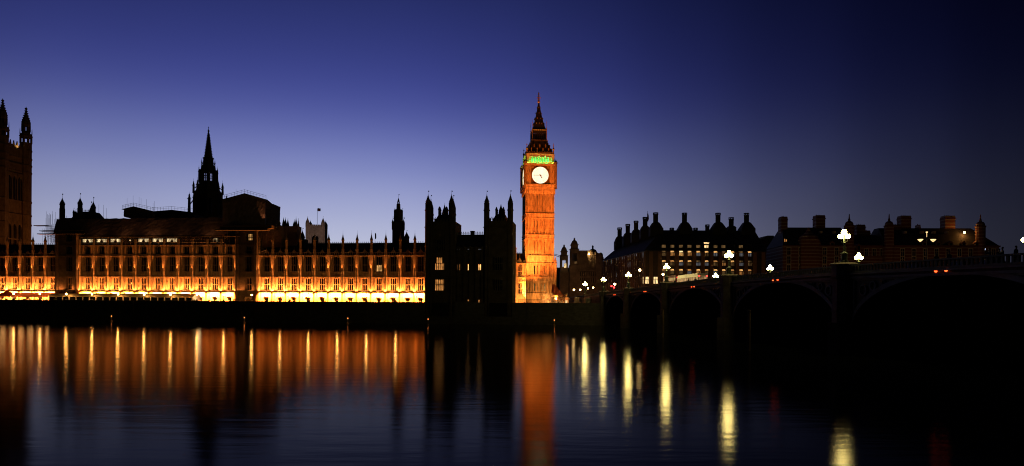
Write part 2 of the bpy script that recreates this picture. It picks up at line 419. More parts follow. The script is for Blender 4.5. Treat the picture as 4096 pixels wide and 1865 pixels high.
# ------------------------------------------------------------------ palace river front, one bay after another
ZP = lambda py: FA.z(1400, py)
Z = dict(led=ZP(1166), sill1=ZP(1162), head1=ZP(1113), str1=ZP(1109), pan=ZP(1088), sill2=ZP(1086.5), head2=ZP(1027), cor=ZP(1022.5), par=ZP(1010), ridge=ZP(967),
         cap=ZP(962), tip=ZP(934), sill3=ZP(1015), head3=ZP(984), cor3=ZP(979), eav=ZP(947))
GW = 1.0                                     # half width of a window
def wall_bay(mb, c, p, attic=False):
    """the stone of one bay round its openings; the jambs are splayed"""
    hw = p / 2
    def storey(z0, zs, zh, z1, w):
        for s in (-1, 1):
            mb.xy([(c + s * hw, .0), (c + s * (w + .28), .0), (c + s * w, .5), (c + s * w, 1.0), (c + s * hw, 1.0)][::s], zs, zh)
        if zs > z0: mb.box(c - hw, c + hw, .0, 1.0, z0, zs)
        if z1 > zh: mb.box(c - hw, c + hw, .0, 1.0, zh, z1)
    storey(GZ, GZ + .02, GZ + 2.45, Z['led'] - .02, .62)
    mb.box(c - 1.0, c + 1.0, -.28, .0, GZ + 2.62, GZ + 2.86)                    # hood over the terrace window
    for s in (-1, 1): mb.box(c + s * .92 - .08, c + s * .92 + .08, -.28, .0, GZ + 2.3, GZ + 2.62)
    storey(Z['led'], Z['sill1'], Z['head1'], Z['str1'], GW)
    storey(Z['str1'], Z['sill2'], Z['head2'], Z['cor'], GW)
    mb.box(c - hw, c + hw, -1.3, .0, Z['led'] - .5, Z['led'] - .16)              # ledge and strings
    mb.box(c - hw, c + hw, -.64, .0, Z['str1'] - .1, Z['str1'] + .1)
    mb.box(c - hw, c + hw, -.14, .0, Z['sill2'] - .22, Z['sill2'] - .02)
    mb.box(c - hw, c + hw, -.26, .0, Z['cor'] - .22, Z['cor'] + .12)
    for s in (-1, 1):                                                           # blind panel shafts and the niche with its canopy
        for d in (1.42, 1.86):
            if d < hw - .55:
                mb.box(c + s * d - .055, c + s * d + .055, -.09, .0, Z['sill1'], Z['str1'] - .13)
                mb.box(c + s * d - .055, c + s * d + .055, -.09, .0, Z['sill2'], Z['cor'] - .23)
        d = 1.64
        if d < hw - .5:
            for za, zb in ((Z['sill1'] + .5, Z['sill1'] + 1.0), (Z['sill1'] + 2.2, Z['sill1'] + 2.5), (Z['sill2'] + 2.7, Z['sill2'] + 3.0)):
                mb.xz([(c + s * d - .16, za), (c + s * d + .16, za), (c + s * d + .2, zb), (c + s * d, zb + .35), (c + s * d - .2, zb)], -.2, .0)
        mb.box(c + s * (GW + .12) - .06, c + s * (GW + .12) + .06, -.1, .0, Z['head1'] - .3, Z['head1'] + .12)
    for z in (Z['head1'] + .06, Z['head2'] + .06): mb.box(c - GW - .3, c + GW + .3, -.12, .0, z, z + .1)
    if not attic:                                                               # pierced parapet with a small gable over each window
        for i in range(7):
            x = c - hw + .55 + (p - 1.1) * i / 6
            mb.box(x - .13, x + .13, .12, .4, Z['cor'] + .12, Z['par'])
        mb.box(c - hw, c + hw, .1, .42, Z['par'] - .14, Z['par'] + .03)
        mb.xz([(c - .9, Z['par'] + .03), (c + .9, Z['par'] + .03), (c, Z['par'] + 1.15)], .12, .4)
        mb.prism(c, .26, Z['par'] + 1.0, Z['par'] + 1.9, .1, .03, 4)
    else:
        storey(Z['cor'] + .12, Z['sill3'], Z['head3'], Z['cor3'], .95)
        mb.box(c - hw, c + hw, -.2, .0, Z['cor3'], Z['cor3'] + .18)
def crest_panel(p):
    """carved royal arms between the storeys: a shield with a beast each side"""
    m = MB(); z0 = Z['str1'] + .2; h = Z['pan'] - Z['str1'] - .45
    m.box(-1.05, 1.05, .0, .1, z0, z0 + h)
    m.xz([(-.3, z0 + h * .95), (.3, z0 + h * .95), (.3, z0 + h * .45), (0, z0 + h * .08), (-.3, z0 + h * .45)], -.14, .0)
    for s in (-1, 1):
        m.xz([(s * .36, z0 + .1), (s * .52, z0 + h * .5), (s * .42, z0 + h * .85), (s * .62, z0 + h), (s * .84, z0 + h * .7), (s * .7, z0 + h * .45), (s * .95, z0 + .1)][::s], -.12, .0)
    m.prism(0, -.07, z0 + h * .95, z0 + h * 1.1, .2, .12, 6)
    return m
def buttress_mesh(top, tip, vane=0.0, attic=False):
    m = MB()
    m.prism(0, -.35, GZ, Z['led'] + .1, .66); m.prism(0, -.35, Z['led'] + .1, Z['str1'], .58); m.prism(0, -.35, Z['str1'], Z['cor'], .54)
    for k in range(8):                                      # reeded angles
        a = math.pi / 8 + k * math.pi / 4
        m.box(.58 * math.cos(a) - .05, .58 * math.cos(a) + .05, -.35 + .58 * math.sin(a) - .05, -.35 + .58 * math.sin(a) + .05, Z['led'], Z['cor'])
    for z, r in ((Z['led'] - .3, .76), (Z['str1'], .7), (Z['sill2'] - .1, .68), (Z['cor'], .72), (Z['sill1'] + 2.6, .63), (Z['sill2'] + 2.6, .6)):
        m.prism(0, -.35, z - .14, z + .14, r)
    if attic:
        m.prism(0, -.35, Z['cor'], Z['cor3'], .5); m.prism(0, -.35, Z['cor3'] - .15, Z['cor3'] + .15, .64); m.prism(0, -.35, Z['cor3'], top, .42)
    else:
        m.prism(0, -.35, Z['cor'], ZP(1001), .5); m.prism(0, -.35, ZP(1001), ZP(998), .58); m.prism(0, -.35, ZP(998), top, .38)
        for k in range(8):
            a = math.pi / 8 + k * math.pi / 4
            m.box(.38 * math.cos(a) - .04, .38 * math.cos(a) + .04, -.35 + .38 * math.sin(a) - .04, -.35 + .38 * math.sin(a) + .04, ZP(997), top)
    return m
def pinnacle_mesh(top, tip):
    m = MB(); m.prism(0, -.35, top - .1, top + .15, .56)
    m.lathe(0, -.35, [(.5, top + .15), (.46, top + .5), (.26, top + 1.0), (.12, top + 1.6), (.05, tip)])
    for k in range(4):
        t = top + .35 + k * .42
        m.prism(0, -.35, t, t + .12, .52 - .1 * k, .46 - .1 * k)
    m.tube((0, -.35, tip - .1), (0, -.35, tip + 1.0), .035, .02, 4)
    return m
def window_parts(root, name, zs, zh, hw, n, tiers, depth=.55, glass='glass'):
    g = MB(); g.box(-hw, hw, depth + .12, depth + .2, zs, zh)
    o = g.build(name, glass, root)
    t = MB(); tracery(t, -hw, hw, zs, zh, n, tiers, depth - .1, depth + .1, .085)
    under(t.build('tracery', 'stone', o), o)
    return o
def flood_fix(root_label, root):
    pass
def palace_range(name, label, bays, edges, attic, tips, roofspan, lit=()):
    """bays: list of (centre, pitch); edges: list of buttress positions"""
    root = thing(name, label, 'palace range', FA.w(0), FA.a)
    m = MB()
    for c, p in bays: wall_bay(m, c, p, attic)
    m.build('wall', 'stone', root)
    wins = [window_parts(root, 'terrace_window', GZ + .02, GZ + 2.45, .62, 2, (.0,), .6),
            window_parts(root, 'window', Z['sill1'], Z['head1'], GW, 3, (.48,)),
            window_parts(root, 'window', Z['sill2'], Z['head2'], GW, 3, (.45,))]
    if attic: wins.append(window_parts(root, 'attic_window', Z['sill3'], Z['head3'], .95, 3, (.0,)))
    cp = crest_panel(0).build('heraldic_panel', 'stone', root)
    for i, (c, p) in enumerate(bays):
        for k in wins + [cp]:
            if i == 0: k.location.x = c
            else: copy_part(k, root, (c, 0, 0))
    for i, kind in lit:
        c = bays[i][0]; q = MB()
        if kind == 2: q.box(c - GW + .05, c + GW - .05, .60, .64, Z['sill2'] + .1, Z['sill2'] + (Z['head2'] - Z['sill2']) * .43)
        elif kind == 1: q.box(c + .35, c + .65, .60, .64, Z['sill1'] + 2.1, Z['sill1'] + 2.6)
        elif kind == 0: q.box(c - .1, c + .25, .60, .64, Z['sill1'] + .3, Z['sill1'] + .7)
        q.build('lit_pane', 'win_pale' if kind == 2 else 'win_hot', root)
    top = Z['eav'] - .6 if attic else Z['cap']
    b = buttress_mesh(top, 0, attic=attic).build('buttress', 'stone', root)
    if tips: under(pinnacle_mesh(top, Z['tip']).build('pinnacle', 'stone', b), b)
    for i, x in enumerate(edges):
        if i == 0: b.location.x = x
        else: copy_part(b, root, (x, 0, 0))
    x0, x1 = roofspan
    if not attic:
        m = MB()
        m._add([(x0, 1.0, Z['cor']), (x1, 1.0, Z['cor']), (x1, 6.0, Z['ridge']), (x0, 6.0, Z['ridge']), (x0, 14, Z['cor']), (x1, 14, Z['cor'])],
               [(0, 1, 2, 3), (3, 2, 5, 4), (0, 3, 4), (1, 5, 2)])
        ro = m.build('roof', 'slate', root)
        m = MB(); cresting(m, x0 + .2, x1 - .2, 6.0, Z['ridge'], .55, .8); m.build('ridge_cresting', 'iron', ro)
        for i in range(int((x1 - x0) / 5)):
            pass
    else:
        m = MB(); m.box(x0, x1, .9, 14, Z['cor3'] + .0, Z['eav'] + 1.4); m.build('roof', 'slate', root)
    return root
NB = [FA.s(q) for q in (1036.5, 1092, 1146.5, 1202.5, 1259, 1315.5, 1372, 1429, 1486, 1543.5, 1601, 1659.5)]
SB = [FA.s(q) for q in (-72, -20, 31, 82, 134, 183)]
CB = [FA.s(q) for q in (320.5, 376.8, 432.5, 488, 544, 600.5, 657.5, 714.5, 772, 830, 887.5, 945.5)]
def between(ed): return [((a + b) / 2, b - a) for a, b in zip(ed, ed[1:])]
SE, CL, CR = FA.s(231), FA.s(318), FA.s(1034)
north = palace_range('palace_range', 'floodlit gothic riverside range with open slate roof between the scaffolded block and dark river pavilion', between(NB) + [((NB[-1] + 0) / 2, 0 - NB[-1])],
                     NB, False, True, (CR, 0), [(8, 2)])
south = palace_range('palace_range', 'floodlit gothic riverside range with dark roof at the end below the great square tower', between(SB) + [((SB[-1] + SE) / 2, SE - SB[-1])],
                     SB, False, True, (SB[0], SE), [])
centre = palace_range('palace_range', 'floodlit gothic riverside range of four storeys under the scaffold sheeting', between(CB), CB, True, False, (CL, CB[-1] + .4), [(3, 1), (7, 0)])

def porch_tower(name, label, x0, x1, lit):
    """a narrow unlit tower at the end of the sheeted middle block"""
    root = thing(name, label, 'tower', FA.w(0), FA.a)
    m = MB(); xa, xb = x0, x1; wd = xb - xa; c = (xa + xb) / 2 + .8
    zt = ZP(915)
    m.box(xa, c - 1.3, -.9, 4, GZ, zt); m.box(c + 1.3, xb, -.9, 4, GZ, zt)
    for za, zb in ((GZ + 2.6, Z['sill1']), (Z['head1'], Z['sill2']), (Z['head2'], Z['sill3']), (Z['head3'], ZP(962)), (ZP(932), zt)): m.box(c - 1.3, c + 1.3, -.9, 4, za, zb)
    for z in (Z['led'] - .3, Z['str1'], Z['sill2'] - .2, Z['cor'], Z['cor3']): m.box(xa - .1, xb + .1, -1.08, -.9, z - .13, z + .13)
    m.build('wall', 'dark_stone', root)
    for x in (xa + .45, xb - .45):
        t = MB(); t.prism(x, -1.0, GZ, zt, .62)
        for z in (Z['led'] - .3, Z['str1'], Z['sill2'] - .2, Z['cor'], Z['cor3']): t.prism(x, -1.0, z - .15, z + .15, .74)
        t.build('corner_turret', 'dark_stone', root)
    for za, zb in ((Z['sill1'], Z['head1']), (Z['sill2'], Z['head2']), (Z['sill3'], Z['head3']), (ZP(962), ZP(932))):
        g = MB(); g.box(c - 1.3, c + 1.3, .3, .4, za, zb); go = g.build('window', 'glass', root)
        t = MB(); tracery(t, c - 1.3, c + 1.3, za, zb, 4, (.45,), -.3, -.1); t.build('tracery', 'dark_stone', go)
    if lit:
        g = MB(); g.box(c - .75, c + .75, .0, .05, ZP(959), ZP(934)); g.build('lit_pane', 'win_pale', root)
    d = MB(); d.box(c - 1.1, c + 1.1, -1.3, -.9, GZ + 2.2, GZ + 2.6)
    for s in (-1, 1): d.box(c + s * 1.1 - .2, c + s * 1.1 + .2, -1.3, -.9, GZ, GZ + 2.2)
    pointed_head(d, c - .9, c + .9, GZ + 2.2, .9, -1.25, -.95)
    d.build('doorway', 'stone', root)
    g = MB(); g.box(c - .9, c + .9, -.85, -.8, GZ, GZ + 2.2); g.build('door', 'timber', root)
    return root
porch_tower('porch_tower', 'unlit gothic tower at the end of the sheeted block nearer the great square tower', SE, CL, False)
porch_tower('porch_tower', 'unlit gothic tower with a lit top window under the big sheeted box', CB[-1] + .3, CR, True)

# ------------------------------------------------------------------ floodlights along the ledge and the terrace
FLC = (1.0, .265, .05)
allbays = [(c, p, 'n') for c, p in between(NB) + [((NB[-1] + 0) / 2, 0 - NB[-1])]] + [(c, p, 's') for c, p in between(SB) + [((SB[-1] + SE) / 2, SE - SB[-1])]] + [(c, p, 'c') for c, p in between(CB)]
allbays.sort(key=lambda t: -t[0])
def fixture(name):
    r = thing(name, 'x', 'floodlight')
    m = MB(); m.box(-.8, .8, -.16, .16, 0, .12); TREE.setdefault(r.name, []).append(m.build('housing', 'iron', r))
    m = MB(); m.box(-.7, .7, -.1, .1, .12, .125); TREE[r.name].append(m.build('lens', 'flood_lens', r))
    return r
fx = None
def area(name, loc, sx, sy, energy, tilt, color=FLC, spread=2.6):
    o = lamp('AREA', name, loc, energy, color, shape='RECTANGLE', size=sx, size_y=sy, spread=spread)
    o.rotation_euler = (math.pi - tilt if tilt > 0 else -tilt, 0, FA.a)          # faces up (or down), leaning towards the wall
    return o
rank = {'n': 0, 's': 0, 'c': 0}
WHERE = {'n': 'from the dark river pavilion', 's': 'from the porch tower, under the great square tower', 'c': 'of the sheeted block, counted from the pavilion side'}
for c, p, k in allbays:
    i = rank[k]; rank[k] += 1
    loc = FA.w(c, -1.05, Z['led'] - .155)
    if fx is None: fx = fixture('floodlight'); fx.location = loc; fx.rotation_euler = (0, 0, FA.a); fx['group'] = 'floodlights along the palace ledge'; o = fx
    else: o = dup_thing(fx, loc, FA.a)
    o['label'] = f'{ORD[i]} ledge floodlight {WHERE[k]}'
    area('ledge_light', FA.w(c, -1.05, Z['led'] + .05), p * .96, .2, 1700 * random.uniform(.6, 1.4), .2)
    if k == 'n' or (k == 'c' and i < 4):
        area('terrace_light', FA.w(c, -1.15, Z['led'] - .62), 3.4, .2, 20000 * random.uniform(.7, 1.3), -.55, (1, .2, .022))
    else:
        area('terrace_light', FA.w(c, -1.15, Z['led'] - .62), 3.4, .2, 17000, -.55, (1, .2, .022))
for x in (SE + 2.0, CL - 2.2, CB[-1] + 2.4, CR - 2.2): area('ledge_light', FA.w(x, -1.7, Z['led'] + .05), 2.0, .2, 160, .3)  # weak extra lights added to lift the dark porch towers
for x in NB + SB[1:] + CB:
    o = lamp('SPOT', 'buttress_light', FA.w(x, -1.75, Z['sill2'] - .5), 3600 * random.uniform(.5, 1.35), FLC, spot_size=R(27), spot_blend=.6, shadow_soft_size=.1)
    aim(o, FA.w(x, -.8, Z['sill2'] + 2.9))

# ------------------------------------------------------------------ scaffolding over the middle of the palace
sc = thing('scaffold_roof', 'long brown sheeted scaffold roof over the middle of the palace with light showing under its eaves', 'scaffold', FA.w(0), FA.a)
def sheet(mb, x0, x1, z0, z1, y0, y1, nx, nz, amp, seed):
    """a hung, creased sheet"""
    rd = random.Random(seed); vs = []; fs = []
    for j in range(nz + 1):
        for i in range(nx + 1):
            t = j / nz
            vs.append((x0 + (x1 - x0) * i / nx, y0 + (y1 - y0) * t + rd.uniform(-amp, amp), z0 + (z1 - z0) * t + (rd.uniform(-.12, .12) if j in (0, nz) else 0)))
    for j in range(nz):
        for i in range(nx): fs.append((j * (nx + 1) + i, j * (nx + 1) + i + 1, (j + 1) * (nx + 1) + i + 1, (j + 1) * (nx + 1) + i))
    mb._add(vs, fs)
xs0, xs1 = FA.s(345), FA.s(905)
ze, zt = ZP(945), ZP(864)
m = MB(); sheet(m, xs0, xs1, ze, zt, -1.4, 1.2, 60, 10, .13, 3); m.box(xs0, xs1, 1.5, 12, ze + 1.5, zt - .1)
sheet(m, xs0, xs1, zt - .1, zt, 1.2, 12, 30, 2, .03, 4)
m.build('sheeting', 'sheet', sc)
m = MB(); m.box(xs0 - 1, xs1 + 6, -1.9, -1.0, ze - .12, ze + .06); m.box(xs0, xs1, -2.0, -1.9, ze - .2, ze + .3); m.build('eaves_board', 'board', sc)
m = MB()
for i in range(60):
    x = xs0 + (xs1 - xs0) * (i + .5) / 60
    if i % 2 == 0: m.tube((x, -1.7, ze - 3.2), (x, -1.7, ze), .035)
    m.tube((x, -1.72, ze - 1.9 + random.uniform(-.2, .2)), (x + 1.6, -1.72, ze - .2), .03)
for z in (ze - 1.1, ze - 2.2): m.tube((xs0, -1.75, z), (xs1, -1.75, z), .035)
for i in range(26):
    x = random.uniform(xs0, xs1 - 3); z = random.uniform(ze + .6, zt - 2); m.tube((x, -1.45, z), (x + random.uniform(.8, 3), -1.2, z + random.uniform(-.7, .9)), .04)
m.build('pole', 'scaffold', sc)
for i, (c, p) in enumerate(between(CB)):
    if i in (0, 1, 2, 4, 5, 6, 9):
        k = .36 if i != 9 else .14
        g = MB(); g.box(c - p * k, c + p * k, .2, .25, ZP(964), ZP(951)); g.build('work_light', 'work_light', sc)
        g = MB()
        for j in range(9): g.box(c - p * k + j * p * k / 4 - .03, c - p * k + j * p * k / 4 + .03, .05, .12, ZP(966), ZP(950))
        g.box(c - .55, c + .55, .0, .1, ZP(966), ZP(959)); g.prism(c, .05, ZP(959), ZP(952), .3, .1)
        g.build('handrail', 'iron', sc)
g = MB(); g.ball((between(CB)[3][0] + .3, .1, ZP(957)), .28); g.build('work_light', 'win_lobby', sc)
for i in range(5): 
    o = area('sheeting_fill_light', FA.w(xs0 + (xs1 - xs0) * (i + .5) / 5, -4.5, ze - .6), 2.0, .3, 18 * (.5 + (i % 3) * .6), .5, (1, .42, .16))  # added fill lights that brighten the dark sheeting
# sheeted boxes standing on top
def gable_box(name, label, Y, xl, xr, apex, zl, za, zr, zb, depth, rz, side=0, mt='sheet'):
    a, b = P(xl, zl, Y), P(xr, zr, Y); ap = P(apex[0], apex[1], Y); bt = P((xl + xr) / 2, zb, Y).z
    root = thing(name, label, 'scaffold', (ap.x, Y, bt), rz)
    L, Rr = a.x - ap.x, b.x - ap.x; h0, h1, h2 = a.z - bt, ap.z - bt, b.z - bt
    m = MB(); m.xz([(L, 0), (Rr, 0), (Rr, h2), (0, h1), (L, h0)], 0, depth); 
    sheet(m, L, Rr, .3, min(h0, h2) - .1, -.22, -.18, 24, 10, .12, int(xl)); m.build('sheeting', mt, root)
    m = MB()
    k = 1.06
    m._add([(L * k - .4, -.8, h0 - .1), (0, -.8, h1 + .12), (0, depth + .8, h1 + .12), (L * k - .4, depth + .8, h0 - .1), (Rr * k + .4, -.8, h2 - .1), (Rr * k + .4, depth + .8, h2 - .1)], [(0, 1, 2, 3), (1, 4, 5, 2)])
    m.build('roof', 'copper', root)
    m = MB()
    for s, hh, X in ((0, h0, L), (1, h2, Rr)):
        n = 7
        for i in range(n + 1):
            t = i / n; x = X * t * 1.05; z = h1 + (hh - h1) * t
            m.tube((x, -.8, z), (x, -.8, z + 1.5), .04)
        m.tube((0, -.8, h1 + 1.4), (X * 1.05, -.8, hh + 1.4), .04); m.tube((0, -.8, h1 + .8), (X * 1.05, -.8, hh + .8), .03)
    m.build('guard_rail', 'scaffold', root)
    return root, m, (L, Rr, h0, h1, h2)
gb, _, gd = gable_box('scaffold_box', 'tall sheeted scaffold box with a shallow gabled roof beside the openwork spire', 246, 896, 1058, (980, 776), 803, 0, 797, 905, 14, R(10))
# the return side, running back to the right
L, Rr, h0, h1, h2 = gd
m = MB(); sheet(m, 0, 14, .2, h2 - .6, 0, .1, 16, 10, .15, 77)
o = m.build('side_sheeting', 'board', gb); o.location = (Rr + .25, -.1, 0); o.rotation_euler = (0, 0, R(78))
lamp('SPOT', 'works_spot', (Rr - .6, -1.6, .3), 420, (1, .40, .16), gb, spot_size=R(38), spot_blend=.5).rotation_euler = (R(180 - 12), 0, 0)
gable_box('scaffold_box', 'low gabled scaffold cover with thin poles above the sheeted roof', 262, 497, 612, (538, 828), 838, 0, 846, 868, 9, R(3))
gable_box('scaffold_box', 'flat dark scaffold cover leading to the openwork spire', 264, 618, 772, (690, 842), 847, 0, 850, 868, 9, R(3), mt='copper')
# scaffold beside the left porch tower
sl = thing('scaffold', 'tangled scaffold poles and boards jutting out past the sheeted roof end', 'scaffold', FA.w(0), FA.a)
m = MB(); xa, xb = FA.s(168), FA.s(236)
rd = random.Random(5)
for i in range(12):
    x = xa + (xb - xa) * i / 11
    for y in (.2, 2.2, 4.2): m.tube((x, y, ZP(965)), (x, y, ZP(rd.choice((845, 860, 885, 900, 905)))), .04)
for j in range(9):
    z = ZP(962 - j * 8.2)
    for y in (.2, 4.2): m.tube((xa + rd.uniform(0, 3), y, z), (xb, y, z), .04)
for i in range(14):
    x = rd.uniform(xa, xb - 2); z = rd.uniform(ZP(960), ZP(905)); m.tube((x, .2, z), (x + 2.2, 2.2, z + rd.choice((-1.6, 1.6))), .035)
m.build('pole', 'scaffold', sl)
m = MB()
xe = FA.s(345)
m.box(FA.s(165), xe + 1, -2.2, -.6, ZP(932), ZP(929)); m.box(FA.s(172), xe, -2.0, -.2, ZP(919), ZP(916.5)); m.box(FA.s(146), FA.s(200), -1.6, .2, ZP(896), ZP(893.5))
m.build('board', 'board', sl)
m = MB(); sheet(m, FA.s(222), xe + .4, ZP(930), ZP(866), -1.3, 0.4, 20, 10, .12, 8); m.box(FA.s(222), xe, .6, 10, ZP(928), ZP(867)); m.build('sheeting', 'sheet', sl)
# scaffold under the right-hand box
sr = thing('scaffold', 'boarded scaffold platform round the lit top window below the big sheeted box', 'scaffold', FA.w(0), FA.a)
m = MB(); m.box(FA.s(877), FA.s(1085), -3.2, -1.2, ZP(923), ZP(917)); m.box(FA.s(895), FA.s(1100), -3.0, 6, ZP(915), ZP(903)); m.build('board', 'board', sr)
m = MB(); m.box(FA.s(1000), FA.s(1112), 2.5, 9, ZP(985), ZP(900)); m.box(FA.s(1105), FA.s(1162), 5, 9, ZP(985), ZP(896)); sheet(m, FA.s(1050), FA.s(1112), ZP(965), ZP(900), 2.3, 2.3, 10, 8, .1, 31); m.build('sheeting', 'sheet', sr)
for side in (0, 1):
  m = MB()
  for px0 in ((905, 925), (1040, 1058))[side]:
      x = FA.s(px0); m.tube((x, -1.4, ZP(1030)), (x, -1.4, ZP(920)), .045); m.tube((x, -2.8, ZP(960)), (x, -2.8, ZP(920)), .045)
  for z in range(7):
      xa_, xb_ = ((905, 925), (1040, 1075))[side]
      m.tube((FA.s(xa_), -1.45, ZP(928 + 12 * z)), (FA.s(xb_), -1.45, ZP(928 + 12 * z)), .035)
      m.tube((FA.s(xa_), -1.45, ZP(940 + 12 * z)), (FA.s(xb_), -1.45, ZP(928 + 12 * z)), .03)
  m.build('pole', 'scaffold', sr)

# thin standards and lightning rods on the skyline
for i, (px, p0, p1) in enumerate(((508, 838, 792), (532, 832, 783), (556, 832, 788), (564, 832, 793), (586, 846, 797), (612, 848, 812), (617, 848, 805), (395, 866, 818), (414, 866, 820), (425, 866, 832),
                                  (944, 790, 757), (1004, 0, 0), (185, 905, 846), (197, 905, 853), (209, 905, 845), (221, 905, 848))):
    if p0 == 0: continue
    a, b = P(px, p0 + 30, 255), P(px, p1, 255)
    m = MB(); m.tube((0, 0, 0), (0, 0, b.z - a.z), .05, .03, 4); m.box(-.12, .12, -.12, .12, -.3, 0)
    o = m.build('scaffold_pole', 'scaffold'); o.location = a
    o['label'] = 'thin scaffold pole standing up against the sky above the sheeted roofs'; o['category'] = 'pole'; o['group'] = 'scaffold poles on the skyline'

# ------------------------------------------------------------------ terrace: marquees, lamps, shrubs
mq = thing('marquee', 'long grey-green ribbed marquee with white posts and dark glass along the terrace', 'marquee', FA.w(0), FA.a)
yF, yB = -8.2, -3.4
x0, x1 = FA.s(197, 1190, yF), FA.s(769, 1195, yF)
za, zb = GZ + 2.35, GZ + 3.35
m = MB()
n = 21; st = (x1 - x0) / n
prof = [(yF - .25, za - .05), (yF - .1, za + .45), (yF + .7, zb - .2), ((yF + yB) / 2, zb + .1), (yB - .7, zb - .2), (yB + .1, za + .45), (yB + .2, za)]
for i in range(n):
    xa, xb = x0 + i * st, x0 + (i + 1) * st
    for k in range(len(prof) - 1):
        (ya, zA), (yb, zB) = prof[k], prof[k + 1]
        xm = (xa + xb) / 2; lift = .16
        m._add([(xa, ya, zA), (xm, ya, zA + lift), (xm, yb, zB + lift), (xa, yb, zB)], [(0, 1, 2, 3)]); m._add([(xm, ya, zA + lift), (xb, ya, zA), (xb, yb, zB), (xm, yb, zB + lift)], [(0, 1, 2, 3)])
m.build('roof', 'marquee', mq)
m = MB()
for i in range(n + 1):
    m.box(x0 + i * st - .16, x0 + i * st + .16, yF - .1, yF + .1, GZ, za)
m.box(x0, x1, yF - .12, yF + .12, za - .16, za + .02)
m.build('frame', 'white_frame', mq)
m = MB(); m.box(x0, x1, yF + .16, yF + .2, GZ, za - .1); m.build('glazing', 'glass', mq)
m = MB(); m.xz([(x1 + .02, 0), (x1 + .06, 0), (x1 + .06, 1), (x1 + .02, 1)], yF, yB)
m = MB(); m._add([(x1 + .1, yF, GZ), (x1 + .1, yB, GZ), (x1 + .1, yB, za), (x1 + .1, (yF + yB) / 2, zb + .1), (x1 + .1, yF, za)], [(0, 1, 2, 3, 4)]); m.build('end_panel', 'white_frame', mq)
aw = thing('awning_tent', 'terracotta awning tent glowing with people\'s lights inside, open to the river', 'tent', FA.w(0), FA.a)
aw['label'] = 'terracotta awning tent lit brightly inside beside the grey-green marquee'
x2, x3 = FA.s(-60, 1190, yF), x0 - .2
m = MB()
n = 10; st = (x3 - x2) / n
for i in range(n):
    xa, xb = x2 + i * st, x2 + (i + 1) * st
    m._add([(xa, yF - .3, za), (xb, yF - .3, za), (xb, -5.2, zb + .25), (xa, -5.2, zb + .25), (xb, -2.6, za + .2), (xa, -2.6, za + .2)], [(0, 1, 2, 3), (3, 2, 4, 5)])
    m._add([(xa, yF - .3, za - .3), (xb, yF - .3, za - .3), (xb, yF - .3, za), (xa, yF - .3, za)], [(0, 1, 2, 3)])
xp = FA.s(12, 1180, yF)
m._add([(xp - 4, yF - .35, za + .1), (xp + 3.4, yF - .35, za + .1), (xp + 3.4, -3.5, za + .1), (xp - 4, -3.5, za + .1), (xp - .3, -6, zb + .95)], [(0, 1, 4), (1, 2, 4), (2, 3, 4), (3, 0, 4)])
m.build('canopy', 'awning', aw)
m = MB()
for i in range(n + 1): m.tube((x2 + i * st, yF, GZ), (x2 + i * st, yF, za), .07)
m.build('post', 'iron', aw)
m = MB()
rd = random.Random(11)
for i in range(26):
    xa = x2 + (x3 - x2) * i / 26
    if rd.random() < .6: m.box(xa, xa + rd.uniform(.35, 1.1), -4.1, -4.0, GZ + .1, GZ + rd.uniform(1.2, 2.2))
m.build('back_panel', 'white_frame', aw)
for i in range(7):
    lamp('POINT', 'tent_light', FA.w(x2 + (x3 - x2) * (i + .5) / 7, -6.2, GZ + 2.0), 230, (1, .50, .16), shadow_soft_size=.9)
lamp('POINT', 'tent_light', FA.w(x0 + 3.5, -6, GZ + 1.6), 120, (1, .56, .2), shadow_soft_size=.9)
lamp('POINT', 'tent_light', FA.w(x1 + 1.5, -6.5, GZ + 2.2), 160, (1, .7, .35), shadow_soft_size=.8)

def lamp_standard():
    r = thing('terrace_lamp', 'x', 'lamp', group='lamp standards along the terrace wall')
    m = MB(); m.square(0, 0, [(.3, WT), (.3, WT + .25), (.16, WT + .35), (.12, WT + .6)]); m.lathe(0, 0, [(.09, WT + .5), (.06, WT + 1.5), (.14, WT + 1.6), (.14, WT + 1.7)]); TREE.setdefault(r.name, []).append(m.build('post', 'iron', r))
    m = MB(); m.ball((0, 0, WT + 2.15), .28); TREE[r.name].append(m.build('globe', 'lit_terrace', r, True))
    m = MB(); m.lathe(0, 0, [(.16, WT + 2.6), (.12, WT + 2.75), (.03, WT + 2.95)]); TREE[r.name].append(m.build('cap', 'iron', r))
    return r
LP = (1583, 1466, 1349.5, 1234, 1120, 1007, 895, 788, 682, 576.5, 472, 368, 265, 160, 55)
proto = None
for i, px in enumerate(LP):
    loc = FA.w(FA.s(px, 1180, WALL + .3), WALL + .3)
    if proto is None: proto = lamp_standard(); proto.location = loc; o = proto
    else: o = dup_thing(proto, loc)
    o['label'] = f'{ORD[i]} globe lamp on the terrace wall, counting from the dark river pavilion'
def shrub(name, label, loc, w_, h_, seed, group=None):
    rd = random.Random(seed); r = thing(name, label, 'shrub', loc, 0, group)
    m = MB(); m.lathe(0, 0, [(.25, 0), (.35, .4), (.38, .45)], 8); m.build('pot', 'iron', r)
    m = MB()
    for k in range(220):
        a, b = rd.uniform(0, 6.28), rd.uniform(-1, 1); q = rd.uniform(.3, 1) ** .5
        c = Vector((math.cos(a) * q * w_ / 2 * math.sqrt(1 - b * b * .8), math.sin(a) * q * w_ / 2 * math.sqrt(1 - b * b * .8), .45 + h_ / 2 + b * h_ / 2 * q))
        d = Vector((rd.gauss(0, 1), rd.gauss(0, 1), rd.gauss(0, 1))).normalized(); e_ = d.orthogonal().normalized(); s_ = rd.uniform(.08, .16)
        m._add([c - d * s_, c + e_ * s_ * .5, c + d * s_, c - e_ * s_ * .5], [(0, 1, 2, 3)])
    m.build('foliage', 'leaf', r); return r
